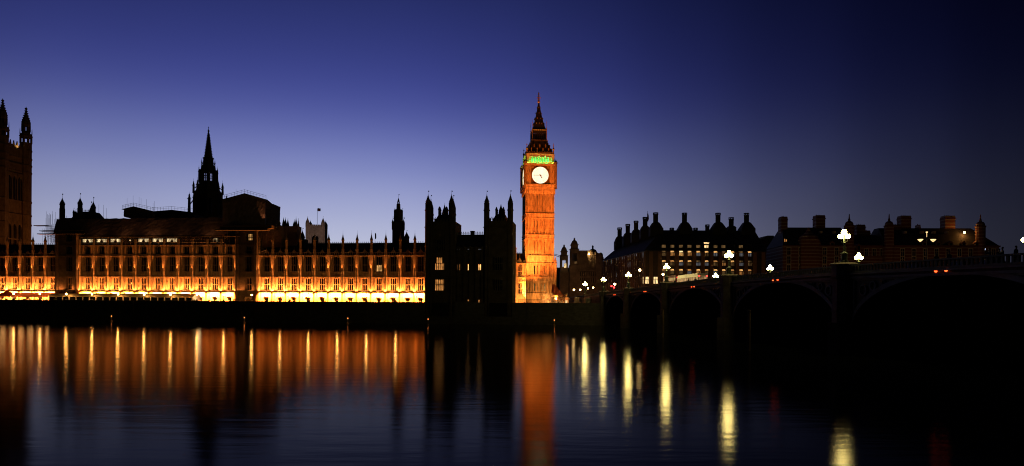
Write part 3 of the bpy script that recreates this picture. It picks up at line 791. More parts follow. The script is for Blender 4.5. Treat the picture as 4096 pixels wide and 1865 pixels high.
SHR = ((775, 1.1, .6, 'beside the marquee end'), (836, .9, .5, 'just past the marquee end'), (938, 1.0, .9, 'by the unlit porch tower'), (1064, 1.1, 1.0, 'under the big sheeted box'), (1158, 1.0, .9, 'between the first lit doorways'),
       (1296, 1.5, .7, 'near the middle of the bright wall'), (1387, 1.0, .5, 'low and flat before a lit window'), (1466, 1.0, .9, 'at the foot of a lamp'), (1545, 2.0, .9, 'broad and dark close to the river pavilion'),
       (25, 1.0, .6, 'in front of the peaked tent'), (100, 1.2, .6, 'in front of the awning tent'), (143, 1.6, 1.1, 'largest before the awning tent'), (222, 1.0, 1.0, 'where tent and marquee meet'))
for i, (px, w_, h_, t_) in enumerate(SHR):
    shrub('potted_shrub', 'dark potted shrub on the terrace ' + t_, FA.w(FA.s(px, 1200, WALL + 1.4), WALL + 1.4, GZ), w_, h_ + .5, i, 'shrubs along the terrace')

# ------------------------------------------------------------------ dark river pavilion
OFF = WALL
zpv = lambda px, py: FA.z(px, py, OFF)
spv = lambda px: FA.s(px, 1100, OFF)
pv = thing('river_pavilion', 'dark unlit river pavilion with two turreted towers and a few lit windows', 'pavilion', FA.w(0), FA.a)
def lit_window(root, x0, x1, z0, z1, n, tiers, y, matname, fr='dark_stone', k=0):
    g = MB(); g.box(x0, x1, y + .25, y + .3, z0, z1); o = g.build('window', matname, root)
    t = MB(); tracery(t, x0, x1, z0, z1, n, tiers, y, y + .2, .16); t.build('tracery', fr, o); return o
def pav_tower(pl, pr, turrets, roof, fin):
    x0, x1 = spv(pl), spv(pr); y0, D = OFF, 11.0
    zb = zpv(1765, 886)
    m = MB(); m.box(x0 + .3, x1 - .3, y0, y0 + D, -2, zb)
    for z in (zpv(1765, 1175), zpv(1765, 1110), zpv(1765, 1085), zpv(1765, 1012), zpv(1765, 985), zpv(1765, 911)): m.box(x0 + .1, x1 - .1, y0 - .25, y0, z - .15, z + .15)
    w2 = x1 - x0
    for i in range(1, 6):
        if i in (2, 3, 4): continue
        x = x0 + w2 * i / 6; m.box(x - .2, x + .2, y0 - .2, y0, 3, zb)
    for i in range(9):
        x = x0 + 1 + (w2 - 2) * i / 8; m.box(x - .25, x + .25, y0 - .05, y0 + .3, zb, zb + .9)
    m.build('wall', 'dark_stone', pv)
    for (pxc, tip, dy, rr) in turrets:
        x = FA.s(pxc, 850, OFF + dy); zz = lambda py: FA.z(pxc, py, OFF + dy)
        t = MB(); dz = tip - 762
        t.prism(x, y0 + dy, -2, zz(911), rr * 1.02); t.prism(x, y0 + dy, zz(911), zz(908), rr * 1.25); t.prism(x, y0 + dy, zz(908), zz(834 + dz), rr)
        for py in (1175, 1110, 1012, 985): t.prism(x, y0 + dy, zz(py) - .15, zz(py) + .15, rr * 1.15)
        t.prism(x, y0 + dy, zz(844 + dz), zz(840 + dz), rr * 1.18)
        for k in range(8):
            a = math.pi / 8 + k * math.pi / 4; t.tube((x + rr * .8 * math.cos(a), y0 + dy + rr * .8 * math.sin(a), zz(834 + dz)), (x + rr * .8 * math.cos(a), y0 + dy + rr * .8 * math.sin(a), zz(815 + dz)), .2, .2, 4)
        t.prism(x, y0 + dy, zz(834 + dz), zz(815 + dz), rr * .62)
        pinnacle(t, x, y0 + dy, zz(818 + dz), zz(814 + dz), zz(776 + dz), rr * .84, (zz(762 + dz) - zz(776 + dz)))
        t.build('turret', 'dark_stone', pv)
    (bl, br, bp), (tl, tr, tp) = roof
    m = MB(); ya, yb = y0 + 1.2, y0 + D - 1.2; zB, zT = zpv(1765, bp), zpv(1765, tp)
    m.loft([(spv(bl), ya, zB - 1), (spv(br), ya, zB - 1), (spv(br), yb, zB - 1), (spv(bl), yb, zB - 1)], [(spv(tl), ya + 3, zT), (spv(tr), ya + 3, zT), (spv(tr), yb - 3, zT), (spv(tl), yb - 3, zT)])
    ro = m.build('roof', 'slate', pv)
    m = MB(); cresting(m, spv(tl), spv(tr), ya + 3.1, zT, zpv(1765, tp - 11) - zT, .55)
    cresting(m, x0 + 1.6, spv(bl) + .5, y0 + .4, zpv(1765, 879), zpv(1765, 868) - zpv(1765, 879), .6); cresting(m, spv(br) - .5, x1 - 1.6, y0 + .4, zpv(1765, 879), zpv(1765, 868) - zpv(1765, 879), .6)
    fx_ = spv(fin[0]); zf = zpv(1765, fin[1]); m.lathe(fx_, ya + 4, [(.9, zT), (.75, zT + 1.5), (.3, zT + 2.6), (.06, zT + 3.6)], 6); m.tube((fx_, ya + 4, zT + 3), (fx_, ya + 4, zf), .06, .03, 4)
    m.build('roof_crest', 'iron', ro)
    for i in range(2):
        x = spv((fin[0] - 14, fin[0] + 14)[i]); m = MB()
        m.box(x - .3, x + .3, ya + .8, ya + 3, zB + 1, zB + 3); m.xz([(x - .42, zB + 3), (x + .42, zB + 3), (x, zB + 4.2)], ya + .7, ya + 3); m.build('dormer', 'slate', ro)
pav_tower(1703, 1823, ((1712.3, 762, .8, .98), (1806, 762, .8, .98), (1723.5, 780, 10, .95), (1813, 780, 10, .95)), ((1733, 1795, 872), (1741, 1784, 853)), (1763.5, 802))
pav_tower(1936, 2052, ((1947, 762, .8, .95), (2041.5, 761, .8, .95)), ((1964, 2022, 876), (1975, 2012, 853)), (1994, 822))
m = MB(); xa, xb = spv(1820), spv(1939)
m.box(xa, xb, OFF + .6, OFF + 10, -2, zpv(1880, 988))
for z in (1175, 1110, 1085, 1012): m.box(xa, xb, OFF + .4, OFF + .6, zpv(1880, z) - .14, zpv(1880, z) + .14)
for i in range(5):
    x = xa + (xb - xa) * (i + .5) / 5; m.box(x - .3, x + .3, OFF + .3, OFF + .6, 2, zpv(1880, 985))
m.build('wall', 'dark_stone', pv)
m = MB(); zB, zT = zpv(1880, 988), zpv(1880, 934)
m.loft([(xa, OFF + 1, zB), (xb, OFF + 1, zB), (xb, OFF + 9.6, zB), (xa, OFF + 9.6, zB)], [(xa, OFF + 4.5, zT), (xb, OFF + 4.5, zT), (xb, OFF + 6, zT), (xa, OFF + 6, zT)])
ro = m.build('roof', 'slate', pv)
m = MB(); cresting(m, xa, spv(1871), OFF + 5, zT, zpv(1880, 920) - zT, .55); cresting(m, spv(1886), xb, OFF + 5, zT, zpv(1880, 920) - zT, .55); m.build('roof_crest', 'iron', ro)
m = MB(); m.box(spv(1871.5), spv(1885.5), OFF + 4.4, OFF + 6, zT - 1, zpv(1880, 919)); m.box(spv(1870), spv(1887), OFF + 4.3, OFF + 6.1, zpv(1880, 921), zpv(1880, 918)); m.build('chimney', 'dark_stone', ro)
y = OFF - .32
lit_window(pv, spv(1739.5), spv(1776), zpv(1757, 1079.5), zpv(1757, 1054), 5, (), y, 'win_fire'); lit_window(pv, spv(1745), spv(1769), zpv(1757, 1053), zpv(1757, 1030), 3, (), y, 'win_fire')
lit_window(pv, spv(1739.5), spv(1776), zpv(1757, 1162), zpv(1757, 1139), 5, (), y, 'win_fire'); lit_window(pv, spv(1741), spv(1776), zpv(1757, 1138), zpv(1757, 1118), 5, (), y, 'win_fire')
for a, b, mt in ((1825.5, 1839, 'win_warm'), (1868.5, 1882, 'win_hot'), (1911, 1925, 'win_hot')):
    lit_window(pv, spv(a), spv(b), zpv(1880, 1080.5), zpv(1880, 1057), 2, (), y + .6, mt)
    for k in range(4):
        g = MB(); x = spv((a + b) / 2 - 5 + 3.3 * k); g.box(x - .1, x + .1, OFF + .5, OFF + .55, zpv(1880, 998), zpv(1880, 996)); g.build('attic_window', 'win_cool', pv)
for a, py0, py1, w_ in ((1874, 1205, 1199, .22), (1917, 1211, 1200, .2), (2008, 1156, 1116, .12), (1758, 968, 966, .12), (1760, 942, 940, .1)):
    g = MB(); g.box(spv(a) - w_, spv(a) + w_, OFF - .06, OFF - .02, zpv(a, py0), zpv(a, py1)); g.build('small_window', 'win_warm' if w_ > .15 else 'win_dim', pv)
for a, z0, z1 in ((1994, 1162, 1118), (1994, 1080, 1030), (1763, 1000, 960)):
    lit_window(pv, spv(a - 18), spv(a + 18), zpv(a, z0), zpv(a, z1), 5, (.5,), y, 'glass')

# ------------------------------------------------------------------ clock tower
CY = 276.0
ctc = P(2158, 1150, CY); CT_A = R(5.5)
cloc = Vector((ctc.x - math.sin(CT_A) * 6, CY + math.cos(CT_A) * 6, 0))
ZC = lambda z7: P(2158, 760 + z7 * .3922, CY).z
ZU = lambda z6: P(2158, 340 + z6 * .3922, CY).z
ct = thing('clock_tower', 'tall floodlit clock tower with a glowing white dial and green lit belfry', 'clock tower', cloc, CT_A)
H = 5.85
def four(mb, fn):
    for k in range(4):
        mb.M = Matrix.Rotation(k * math.pi / 2, 4, 'Z'); fn(mb)
    mb.M = None
stages = [(ZC(672), ZC(498), 'a'), (ZC(458), ZC(286), 'b'), (ZC(242), ZC(30), 'c')]
def stage(mb, z0, z1, h, slits=True):
    """one stage of blind panelling on one face (the face at y = -h)"""
    mb.box(-h + .9, h - .9, -h + .5, -h + .8, z0, z1)
    n = 25
    for i in range(n):
        x = -h + 1.2 + (2 * h - 2.4) * i / (n - 1)
        big = i % 3 == 0
        mb.box(x - (.11 if big else .05), x + (.11 if big else .05), -h + (.0 if big else .22), -h + .51, z0, z1 - .02)
    st = (2 * h - 2.4) / 8
    for i in range(8):
        xa = -h + 1.2 + st * i + .1; xb = xa + st - .2
        pointed_head(mb, xa, xb, z1, .9, -h + .06, -h + .49)
        mb.box(xa, xb, -h + .3, -h + .5, z0 + (z1 - z0) * .34 - .09, z0 + (z1 - z0) * .34 + .09)
    for s in (-1, 1):                               # corner pilaster with its own panels
        xa, xb = sorted((s * h, s * (h - 1.0)))
        mb.box(xa, xb, -h, -h + 1.0, z0, z1)
        for xx in (xa + .05, (xa + xb) / 2, xb - .05): mb.box(xx - .06, xx + .06, -h - .08, -h, z0, z1)
        k = int((z1 - z0) / 2.6)
        for j in range(1, k): mb.box(xa, xb, -h - .1, -h, z0 + (z1 - z0) * j / k - .1, z0 + (z1 - z0) * j / k + .1)
def frieze(mb, z0, z1, h):
    mb.box(-h, h, -h, -h + .6, z0, z1)
    mb.box(-h - .22, h + .22, -h - .22, -h, z1 - .22, z1 + .1); mb.box(-h - .22, h + .22, -h - .22, -h, z0 - .12, z0 + .12)
    for i in range(9):
        x = -h + .8 + (2 * h - 1.6) * i / 8
        mb.box(x - .3, x + .3, -h - .1, -h, z0 + .45, z1 - .5); mb.prism(x, -h - .1, z0 + .6, z1 - .65, .17, n=4)
    for i in range(24):
        x = -h + (2 * h) * (i + .5) / 24; mb.box(x - .07, x + .07, -h - .14, -h, z1 + .1, z1 + .34)
m = MB(); core = MB()
core.box(-H + .8, H - .8, -H + .8, H - .8, GZ - 1, ZU(1020)); core.build('core', 'tower_stone', ct)
for z0, z1, _ in stages: four(m, lambda b: stage(b, z0, z1, H))
m.build('shaft', 'tower_stone', ct)
for z0, z1 in ((ZC(745), ZC(672)), (ZC(498), ZC(458)), (ZC(286), ZC(242))): m = MB(); four(m, lambda b: frieze(b, z0, z1, H + .05)); m.build('string_course', 'tower_stone', ct)
HB = 6.25
m = MB()
four(m, lambda b: stage(b, ZC(886), ZC(746), HB)); four(m, lambda b: stage(b, ZC(1052), ZC(925), HB)); four(m, lambda b: frieze(b, ZC(924), ZC(887), HB))
m.square(0, 0, [(HB + .1, GZ - 1), (HB + .1, ZC(1053))]); m.square(0, 0, [(HB + .35, ZC(1062)), (HB + .3, ZC(1052)), (HB + .1, ZC(1050))]); m.square(0, 0, [(HB + .3, GZ), (HB + .3, GZ + 2)])
m.build('base', 'tower_stone', ct)
for sx in (-1, 1):                                      # lion-topped corner turrets of the base
    m = MB(); x = sx * (HB + .15); m.prism(x, -HB - .15, GZ - 1, ZC(742), .62); m.prism(x, -HB - .15, ZC(746), ZC(740), .85)
    m.lathe(x, -HB - .15, [(.5, ZC(740)), (.62, ZC(725)), (.35, ZC(712)), (.3, ZC(700)), (.12, ZC(690)), (.03, ZC(676))], 8)
    m.build('corner_turret', 'dark_stone' if sx < 0 else 'tower_stone', ct)  # left turret takes the darkened stone, standing for its shade
proto_slit = None
for z0, z1, h in [(a, b, H) for a, b, _ in stages] + [(ZC(886), ZC(746), HB), (ZC(1052), ZC(925), HB)]:
    g = MB(); g.box(-.17, .17, -h + .1, -h + .3, z0 + .9, z1 - 1.2); g.box(-.3, .3, -h - .02, -h + .3, z0 + (z1 - z0) * .34 - .2, z0 + (z1 - z0) * .34 + .2) if False else None
    for side in (0, 3):
        for x in (-2.15, -1.07, 1.07, 2.15):
            if side == 0 and x == -2.15: o = g.build('slit_window', 'glass', ct); base = o
            else: o = copy_part(base, ct)
            o.matrix_local = Matrix.Rotation(side * math.pi / 2, 4, 'Z') @ Matrix.Translation((x, 0, 0))
# clock stage
HC = 6.35
zc0, zc1 = ZU(1020), ZU(812)
m = MB(); prof = [(H + .05, ZU(1108)), (H + .35, ZU(1085)), (H + .35, ZU(1060)), (HC + .15, ZU(1030)), (HC + .15, ZU(1018))]
m.square(0, 0, prof)
def corbels(b):
    for i in range(15):
        x = -H + .3 + (2 * H - .6) * i / 14; b.box(x - .14, x + .14, -H - .5, -H - .2, ZU(1108), ZU(1040))
    for i in range(4):
        x = -3.3 + 2.2 * i; b.box(x - .45, x + .45, -H - .42, -H - .3, ZU(1078), ZU(1054))
    b.box(-H - .3, H + .3, -H - .62, -H - .3, ZU(1050), ZU(1042))
four(m, corbels); m.build('corbel_table', 'tower_stone', ct)
m = MB(); m.square(0, 0, [(HC - .5, zc0), (HC - .5, zc1)])
def clock_pier(b):
    for s in (-1, 1):
        xa, xb = sorted((s * HC, s * 3.95)); b.box(xa, xb, -HC, -HC + 1, zc0, zc1)
        for x in (xa + .12, xa + .8, xa + 1.55, xb - .12): b.box(x - .1, x + .1, -HC - .14, -HC, zc0, zc1)
        for t in (.24, .3, .58, .64): b.box(xa, xb, -HC - .1, -HC, zc0 + (zc1 - zc0) * t, zc0 + (zc1 - zc0) * t + .3)
        c = MB
        b.prism(s * HC, -HC, ZU(1060), ZU(790), .55); b.prism(s * HC, -HC, ZU(800), ZU(788), .75)
        b.lathe(s * HC, -HC, [(.4, ZU(790)), (.5, ZU(778)), (.2, ZU(768)), (.05, ZU(755))])
    b.box(-HC, HC, -HC - .3, -HC, ZU(820), zc1 + .02); b.box(-HC, HC, -HC - .3, -HC + .5, ZU(1022), ZU(1012))
four(m, clock_pier); m.build('clock_stage', 'tower_stone', ct)
zd = P(2158, 340 + 922 * .3922, CY).z
def dial(k):
    Mx = Matrix.Rotation(k * math.pi / 2, 4, 'Z') @ Matrix.Translation((0, -HC + .35, zd))
    m = MB(); m.M = Mx; m.box(-3.95, 3.95, .0, .15, -4.0, 4.1)
    fr = m.build('dial_frame', 'dial_frame', ct)
    m = MB(); m.M = Mx
    for sx in (-1, 1):
        for sz in (-1, 1): m.box(sx * 3.2 - .45, sx * 3.2 + .45, -.1, .0, sz * 3.3 - .4, sz * 3.3 + .4)
        m.box(sx * 3.85 - .1, sx * 3.85 + .1, -.25, .0, -4, 4.1)
    for sz in (-4, 4.1): m.box(-3.95, 3.95, -.25, .0, sz - .12, sz + .12)
    n = 48
    for i in range(n):
        a, b = 2 * math.pi * i / n, 2 * math.pi * (i + 1) / n
        m._add([(r * math.cos(t), y, r * math.sin(t)) for y in (-.3, -.02) for t in (a, b) for r in (3.42, 3.62)], [(0, 1, 3, 2), (0, 2, 6, 4), (1, 5, 7, 3)])
    m.build('gilt_ring', 'gilt', fr)
    m = MB(); m.M = Mx; m.xz([(3.44 * math.cos(2 * math.pi * i / n), 3.44 * math.sin(2 * math.pi * i / n)) for i in range(n)], -.12, -.02); d = m.build('clock_face', 'dial', ct)
    if k in (0, 3):
        t = MB(); t.M = Mx
        for i in range(12):
            a = i * math.pi / 6
            t._add([(r * math.cos(a) + q * math.sin(a), -.16, r * math.sin(a) - q * math.cos(a)) for r, q in ((2.55, -.05), (2.55, .05), (3.1, .05), (3.1, -.05))], [(0, 1, 2, 3)])
        for i in range(n):
            a, b = 2 * math.pi * i / n, 2 * math.pi * (i + 1) / n
            t._add([(r * math.cos(c), -.15, r * math.sin(c)) for c in (a, b) for r in (2.48, 2.52)], [(0, 1, 3, 2)])
        t.build('hour_mark', M['dial_mark'], d)
        for nm, ang, L, w_, bk, y in (('minute_hand', 181, 3.15, .09, .7, -.26), ('hour_hand', -58, 1.55, .17, .4, -.2)):
            t = MB(); t.M = Mx @ Matrix.Rotation(-R(ang), 4, 'Y')
            t.xz([(-bk, -w_ * 1.2), (L * .7, -w_ * .8), (L * .8, -w_ * 1.3), (L, 0), (L * .8, w_ * 1.3), (L * .7, w_ * .8), (-bk, w_ * 1.2)], y - .03, y); t.build(nm, M['dial_hand'], d)
M['dial_mark'] = emis('dial_numeral_ring', (1, .60, .22), .75); M['dial_hand'] = mat('copper_hand', (.16, .07, .02), .6)
for k in range(4): dial(k)
# belfry
HBf = 5.5; zb0, zb1 = ZU(808), ZU(700)
m = MB(); m.square(0, 0, [(HC + .3, ZU(812)), (HC + .3, ZU(804)), (HC + .1, ZU(803))])
def para(b):
    for i in range(26):
        x = -HC + (2 * HC) * (i + .5) / 26; b.box(x - .09, x + .09, -HC - .2, -HC, ZU(803), ZU(790))
    b.box(-HC - .2, HC + .2, -HC - .24, -HC + .04, ZU(792), ZU(788))
four(m, para); m.build('parapet', 'tower_stone', ct)
m = MB()
def arcade(b):
    for s in (-1, 1): b.box(s * HBf - .45, s * HBf + .45, -HBf, -HBf + .9, zb0, zb1); b.box(s * 4.1 - .35, s * 4.1 + .35, -HBf, -HBf + .7, zb0, zb1)
    for i in range(8):
        x = -3.75 + 7.5 * i / 7; b.box(x - .13, x + .13, -HBf + .1, -HBf + .5, zb0, zb1)
    for i in range(7):
        pointed_head(b, -3.75 + 7.5 * i / 7 + .12, -3.75 + 7.5 * (i + 1) / 7 - .12, ZU(728), 1.1, -HBf + .12, -HBf + .48)
    b.box(-HBf, HBf, -HBf + .02, -HBf + .6, ZU(728), zb1)
    for i in range(12):
        x = -HBf + .5 + (2 * HBf - 1) * i / 11; b.box(x - .28, x + .28, -HBf - .28, -HBf, ZU(716), ZU(703))
    b.box(-HBf - .3, HBf + .3, -HBf - .4, -HBf, ZU(704), ZU(699)); b.box(-HBf, HBf, -HBf - .2, -HBf, ZU(732), ZU(728))
four(m, arcade); m.build('belfry_arcade', 'pale_stone', ct)
m = MB(); m.box(-3.4, 3.4, -3.4, 3.4, zb0, zb1); m.build('belfry_core', 'dark_stone', ct)  # darkened stone here keeps the arch openings dark
def strip_light(name, k, x, y, z, L, energy, col, tilt):
    o = lamp('AREA', name, (0, 0, 0), energy, col, ct, shape='RECTANGLE', size=L, size_y=.4)
    o.matrix_local = Matrix.Rotation(k * math.pi / 2, 4, 'Z') @ Matrix.Translation((x, y, z)) @ Matrix.Rotation(math.pi - tilt, 4, 'X')
for k in range(4):
    strip_light('belfry_light', k, 0, -4.5, ZU(800), 9.6, 3600, (.10, 1, .16), .1)
    strip_light('parapet_light', k, 0, -HBf - .6, ZU(800), 10.6, 560, (.5, .85, .08), -.15)
# roof, lantern and spire
m = MB(); m.square(0, 0, [(5.7, ZU(699)), (5.35, ZU(690)), (4.6, ZU(655)), (3.95, ZU(610)), (3.45, ZU(570)), (3.25, ZU(556))]); ro = m.build('roof', 'slate', ct)
m = MB()
def dorm(b):
    for (z6, n_, hw_) in ((668, 4, 3.6), (625, 3, 2.4)):
        t = (699 - z6) / (699 - 556); rr = 5.5 - 2.1 * t
        for i in range(n_):
            x = -hw_ + 2 * hw_ * i / (n_ - 1) * 1.0; z = ZU(z6)
            b.box(x - .18, x + .18, -rr - .15, -rr + .9, z, z + .75); b.xz([(x - .28, z + .75), (x + .28, z + .75), (x, z + 1.4)], -rr - .2, -rr + .9)
    b.box(-5.4, 5.4, -5.6, -5.45, ZU(688), ZU(684))
    for i in range(16):
        x = -5.1 + 10.2 * i / 15; b.box(x - .06, x + .06, -5.58, -5.48, ZU(684), ZU(674))
four(m, dorm); m.build('roof_dormer', 'gilt', ro)
m = MB()
def hipcrest(b):
    for i in range(7):
        t = i / 7; r_ = 5.45 - 2.0 * t; z = ZU(695 - 130 * t); b.box(-r_ - .02, -r_ + .14, -r_ - .02, -r_ + .14, z, z + .3)
four(m, hipcrest); m.build('hip_crocket', 'gilt', ro)
m = MB(); zl0, zl1 = ZU(556), ZU(432)
m.square(0, 0, [(3.45, zl0 - .2), (3.45, zl0 + .25)])
m.box(-1.9, 1.9, -1.9, 1.9, zl0, ZU(470))
def lant(b):
    for i in range(7):
        x = -2.75 + 5.5 * i / 6; b.box(x - .13, x + .13, -2.85, -2.6, zl0, ZU(450))
    for i in range(6): pointed_head(b, -2.75 + 5.5 * i / 6 + .13, -2.75 + 5.5 * (i + 1) / 6 - .13, ZU(472), .8, -2.82, -2.62)
    b.box(-2.85, 2.85, -2.84, -2.55, ZU(472), ZU(445)); b.box(-2.8, 2.8, -3.1, -2.9, ZU(540), ZU(536))
four(m, lant); ln = m.build('lantern', 'copper', ct)
m = MB()
def lgilt(b):
    for i in range(8):
        x = -2.6 + 5.2 * i / 7; b.box(x - .24, x + .24, -3.12, -2.86, ZU(445), ZU(433))
    for i in range(18):
        x = -3.3 + 6.6 * i / 17; b.box(x - .07, x + .07, -3.5, -3.4, ZU(552), ZU(542))
four(m, lgilt); m.build('gilded_frieze', 'gilt', ln)
for k in range(4): strip_light('frieze_light', k, 0, -3.6, ZU(452), 5.0, 60, (1, .45, .12), -.2)
m = MB(); m.square(0, 0, [(3.15, ZU(434)), (2.75, ZU(428)), (2.2, ZU(390)), (1.6, ZU(330)), (1.05, ZU(265)), (.62, ZU(205)), (.32, ZU(150)), (.25, ZU(138))]); sp = m.build('spire', 'slate', ct)
m = MB()
def sd(b):
    for z6, xs in ((372, (-1.1, 0, 1.1)), (316, (-.7, .7)), (258, (0,)), (198, (0,))):
        t = (434 - z6) / 300; rr = max(.45, 2.75 - 2.75 * t * .93)
        for x in xs: b.box(x - .1, x + .1, -rr - .06, -rr + .5, ZU(z6), ZU(z6) + .3); b.xz([(x - .18, ZU(z6) + .3), (x + .18, ZU(z6) + .3), (x, ZU(z6) + .7)], -rr - .08, -rr + .5)
four(m, sd); m.build('spire_dormer', 'gilt', sp)
m = MB(); m.lathe(0, 0, [(.3, ZU(140)), (.6, ZU(133)), (.62, ZU(126)), (.3, ZU(120)), (.22, ZU(112)), (.2, ZU(60)), (.14, ZU(28))]); m.ball((0, 0, ZU(100)), .42); m.ball((0, 0, ZU(42)), .32)
for a in (0, math.pi / 2):
    m.M = Matrix.Rotation(a, 4, 'Z'); m.box(-.85, .85, -.12, .12, ZU(86), ZU(80)); m.box(-.5, .5, -.1, .1, ZU(67), ZU(62))
    for s in (-1, 1): m.tube((s * .3, 0, ZU(120)), (s * .8, 0, ZU(82)), .06, .05, 4)
m.M = None; m.build('finial', 'gilt', ct)
for sx in (-1, 1):
    for sy in (-1, 1):
        m = MB(); m.prism(sx * HBf, sy * HBf, ZU(704), ZU(640), .28, .22); m.lathe(sx * HBf, sy * HBf, [(.4, ZU(660)), (.5, ZU(650)), (.15, ZU(635)), (.06, ZU(588))]); m.box(sx * HBf - .35, sx * HBf + .35, sy * HBf - .05, sy * HBf + .05, ZU(610), ZU(606)); m.build('pinnacle', 'gilt', ct)
        m = MB(); m.prism(sx * 2.95, sy * 2.95, zl0, ZU(420), .16); m.prism(sx * 2.95, sy * 2.95, ZU(420), ZU(330), .08, .03); m.box(sx * 2.95 - .22, sx * 2.95 + .22, sy * 2.95 - .04, sy * 2.95 + .04, ZU(366), ZU(362)); m.build('lantern_pinnacle', 'gilt', ct)
TFC = (1, .20, .026)
for dx, dy, z, tz, pw, size, bl in ((-5, -22, 8, 40, 190000, 70, .8), (15, -24, 8, 42, 220000, 70, .8), (13, -50, 8, 52, 260000, 50, .8), (5, -44, 8, 64, 160000, 36, .7), (-4.5, -34, 8, 25, 120000, 20, 1.0), (1.5, -16, 7, 11, 8000, 80, .9)):
    base = Vector((cloc.x + dx, cloc.y + dy, z)); o = lamp('SPOT', 'tower_flood', base, pw, TFC if size not in (20, 80) else (1, .36, .07), spot_size=R(size), spot_blend=bl, shadow_soft_size=.3); aim(o, (cloc.x + (dx * .1 if size != 20 else -2.2), cloc.y - 5, tz))

# ------------------------------------------------------------------ lit range joining the clock tower
nr = Frame(*(lambda q: (q.x, q.y))(P(2050, 1150, 262)), R(5.5)); zn = lambda py: nr.z(2075, py)
r = thing('palace_range', 'short orange floodlit range with battlements joining the clock tower', 'palace range', nr.w(0), nr.a)
m = MB(); x0, x1 = -12, nr.s(2103); xw0, xw1 = nr.s(2069.5), nr.s(2088.5)
def holes(mb, x0, x1, xa, xb, zs, y0, y1):
    mb.box(x0, xa, y0, y1, zs[0], zs[-1]); mb.box(xb, x1, y0, y1, zs[0], zs[-1])
    for a, b in zip(zs[::2], zs[1::2]): mb.box(xa, xb, y0, y1, a, b)
holes(m, x0, x1, xw0, xw1, (GZ - 1, zn(1175), zn(1132), zn(1107), zn(1060), zn(1052)), 0, .8)
for z in (1180, 1127, 1110, 1053): m.box(x0, x1, -.2, 0, zn(z) - .12, zn(z) + .12)
for i in range(14): 
    x = x0 + (x1 - x0) * (i + .5) / 14; m.box(x - .07, x + .07, -.1, 0, GZ, zn(1053)); 
    if i % 2: m.box(x - .4, x + .4, .1, .5, zn(1052), zn(1042))
m.box(x0, x1, .1, .5, zn(1052), zn(1047)); xg = (xw0 + xw1) / 2; m.xz([(xg - .9, zn(1047)), (xg + .9, zn(1047)), (xg, zn(1030))], .1, .5); m.prism(xg, .3, zn(1031), zn(1018), .12, .04)
m.build('wall', 'tower_stone', r)
for a, b in ((1175, 1132), (1107, 1060)):
    g = MB(); g.box(xw0, xw1, .5, .6, zn(a), zn(b)); o = g.build('window', 'glass', r); t = MB(); tracery(t, xw0, xw1, zn(a), zn(b), 3, (.45,), .2, .4); t.build('tracery', 'tower_stone', o)
m = MB(); z0 = zn(1125); h = zn(1112) - z0
for s in (-1, 1): m.xz([(xg + s * .3, z0), (xg + s * .5, z0 + h * .5), (xg + s * .4, z0 + h), (xg + s * .8, z0 + h * .8), (xg + s * .9, z0)][::s], -.15, 0)
m.xz([(xg - .25, z0 + h), (xg + .25, z0 + h), (xg, z0)], -.18, 0); m.build('heraldic_panel', 'tower_stone', r)
m = MB(); m._add([(x0, .8, zn(1050)), (x1, .8, zn(1050)), (x1, 5, zn(1010)), (x0, 5, zn(1010)), (x1, 9, zn(1050)), (x0, 9, zn(1050))], [(0, 1, 2, 3), (3, 2, 4, 5)]); ro = m.build('roof', 'slate', r)
m = MB(); cresting(m, nr.s(2060), x1, 5, zn(1010), .5, .7); m.build('ridge_cresting', 'iron', ro)
m = MB(); xt = nr.s(2056.5); m.prism(xt, -.3, GZ - 1, zn(1000), .85); m.prism(xt, -.3, zn(1052), zn(1048), 1.05); pinnacle(m, xt, -.3, zn(1001), zn(996), zn(978), .8, .9); m.build('turret', 'tower_stone', r)
o = lamp('SPOT', 'range_light', nr.w(2, -9, GZ + .6), 20000, (1, .33, .07), spot_size=R(100), spot_blend=.7); aim(o, nr.w(3, 0, 12))
# lamp column before the range
lc = thing('dark_column', 'tall thin black lamp column standing before the floodlit clock tower base', 'column', P(2099, 1205, 258) * 1.0)
lc.location.z = GZ; zt_ = P(2099, 1056, 258).z - GZ
m = MB(); m.lathe(0, 0, [(.35, 0), (.3, 1.2), (.12, 1.5), (.11, zt_)]); m.build('post', 'iron', lc)
m = MB(); zz = P(2099, 1170, 258).z - GZ
for s in (-1, 1): m.tube((0, 0, zz), (s * .75, 0, zz + .5), .09, .07); m.lathe(s * .75, 0, [(.12, zz + .4), (.26, zz + .8), (.2, zz + 1.2), (.03, zz + 1.45)])
m.build('lantern', 'iron', lc)
# railing
rl = thing('railing', 'dark iron railing along the green before the clock tower base', 'railing', FA.w(0), FA.a)
m = MB(); 
for i in range(100):
    x = 32 + i * .27; m.box(x - .03, x + .03, 5.97, 6.03, GZ, GZ + 2.4)
m.box(32, 59, 5.96, 6.04, GZ + 2.1, GZ + 2.2); m.box(32, 59, 5.96, 6.04, GZ + .2, GZ + .3); m.build('bars', 'iron', rl)

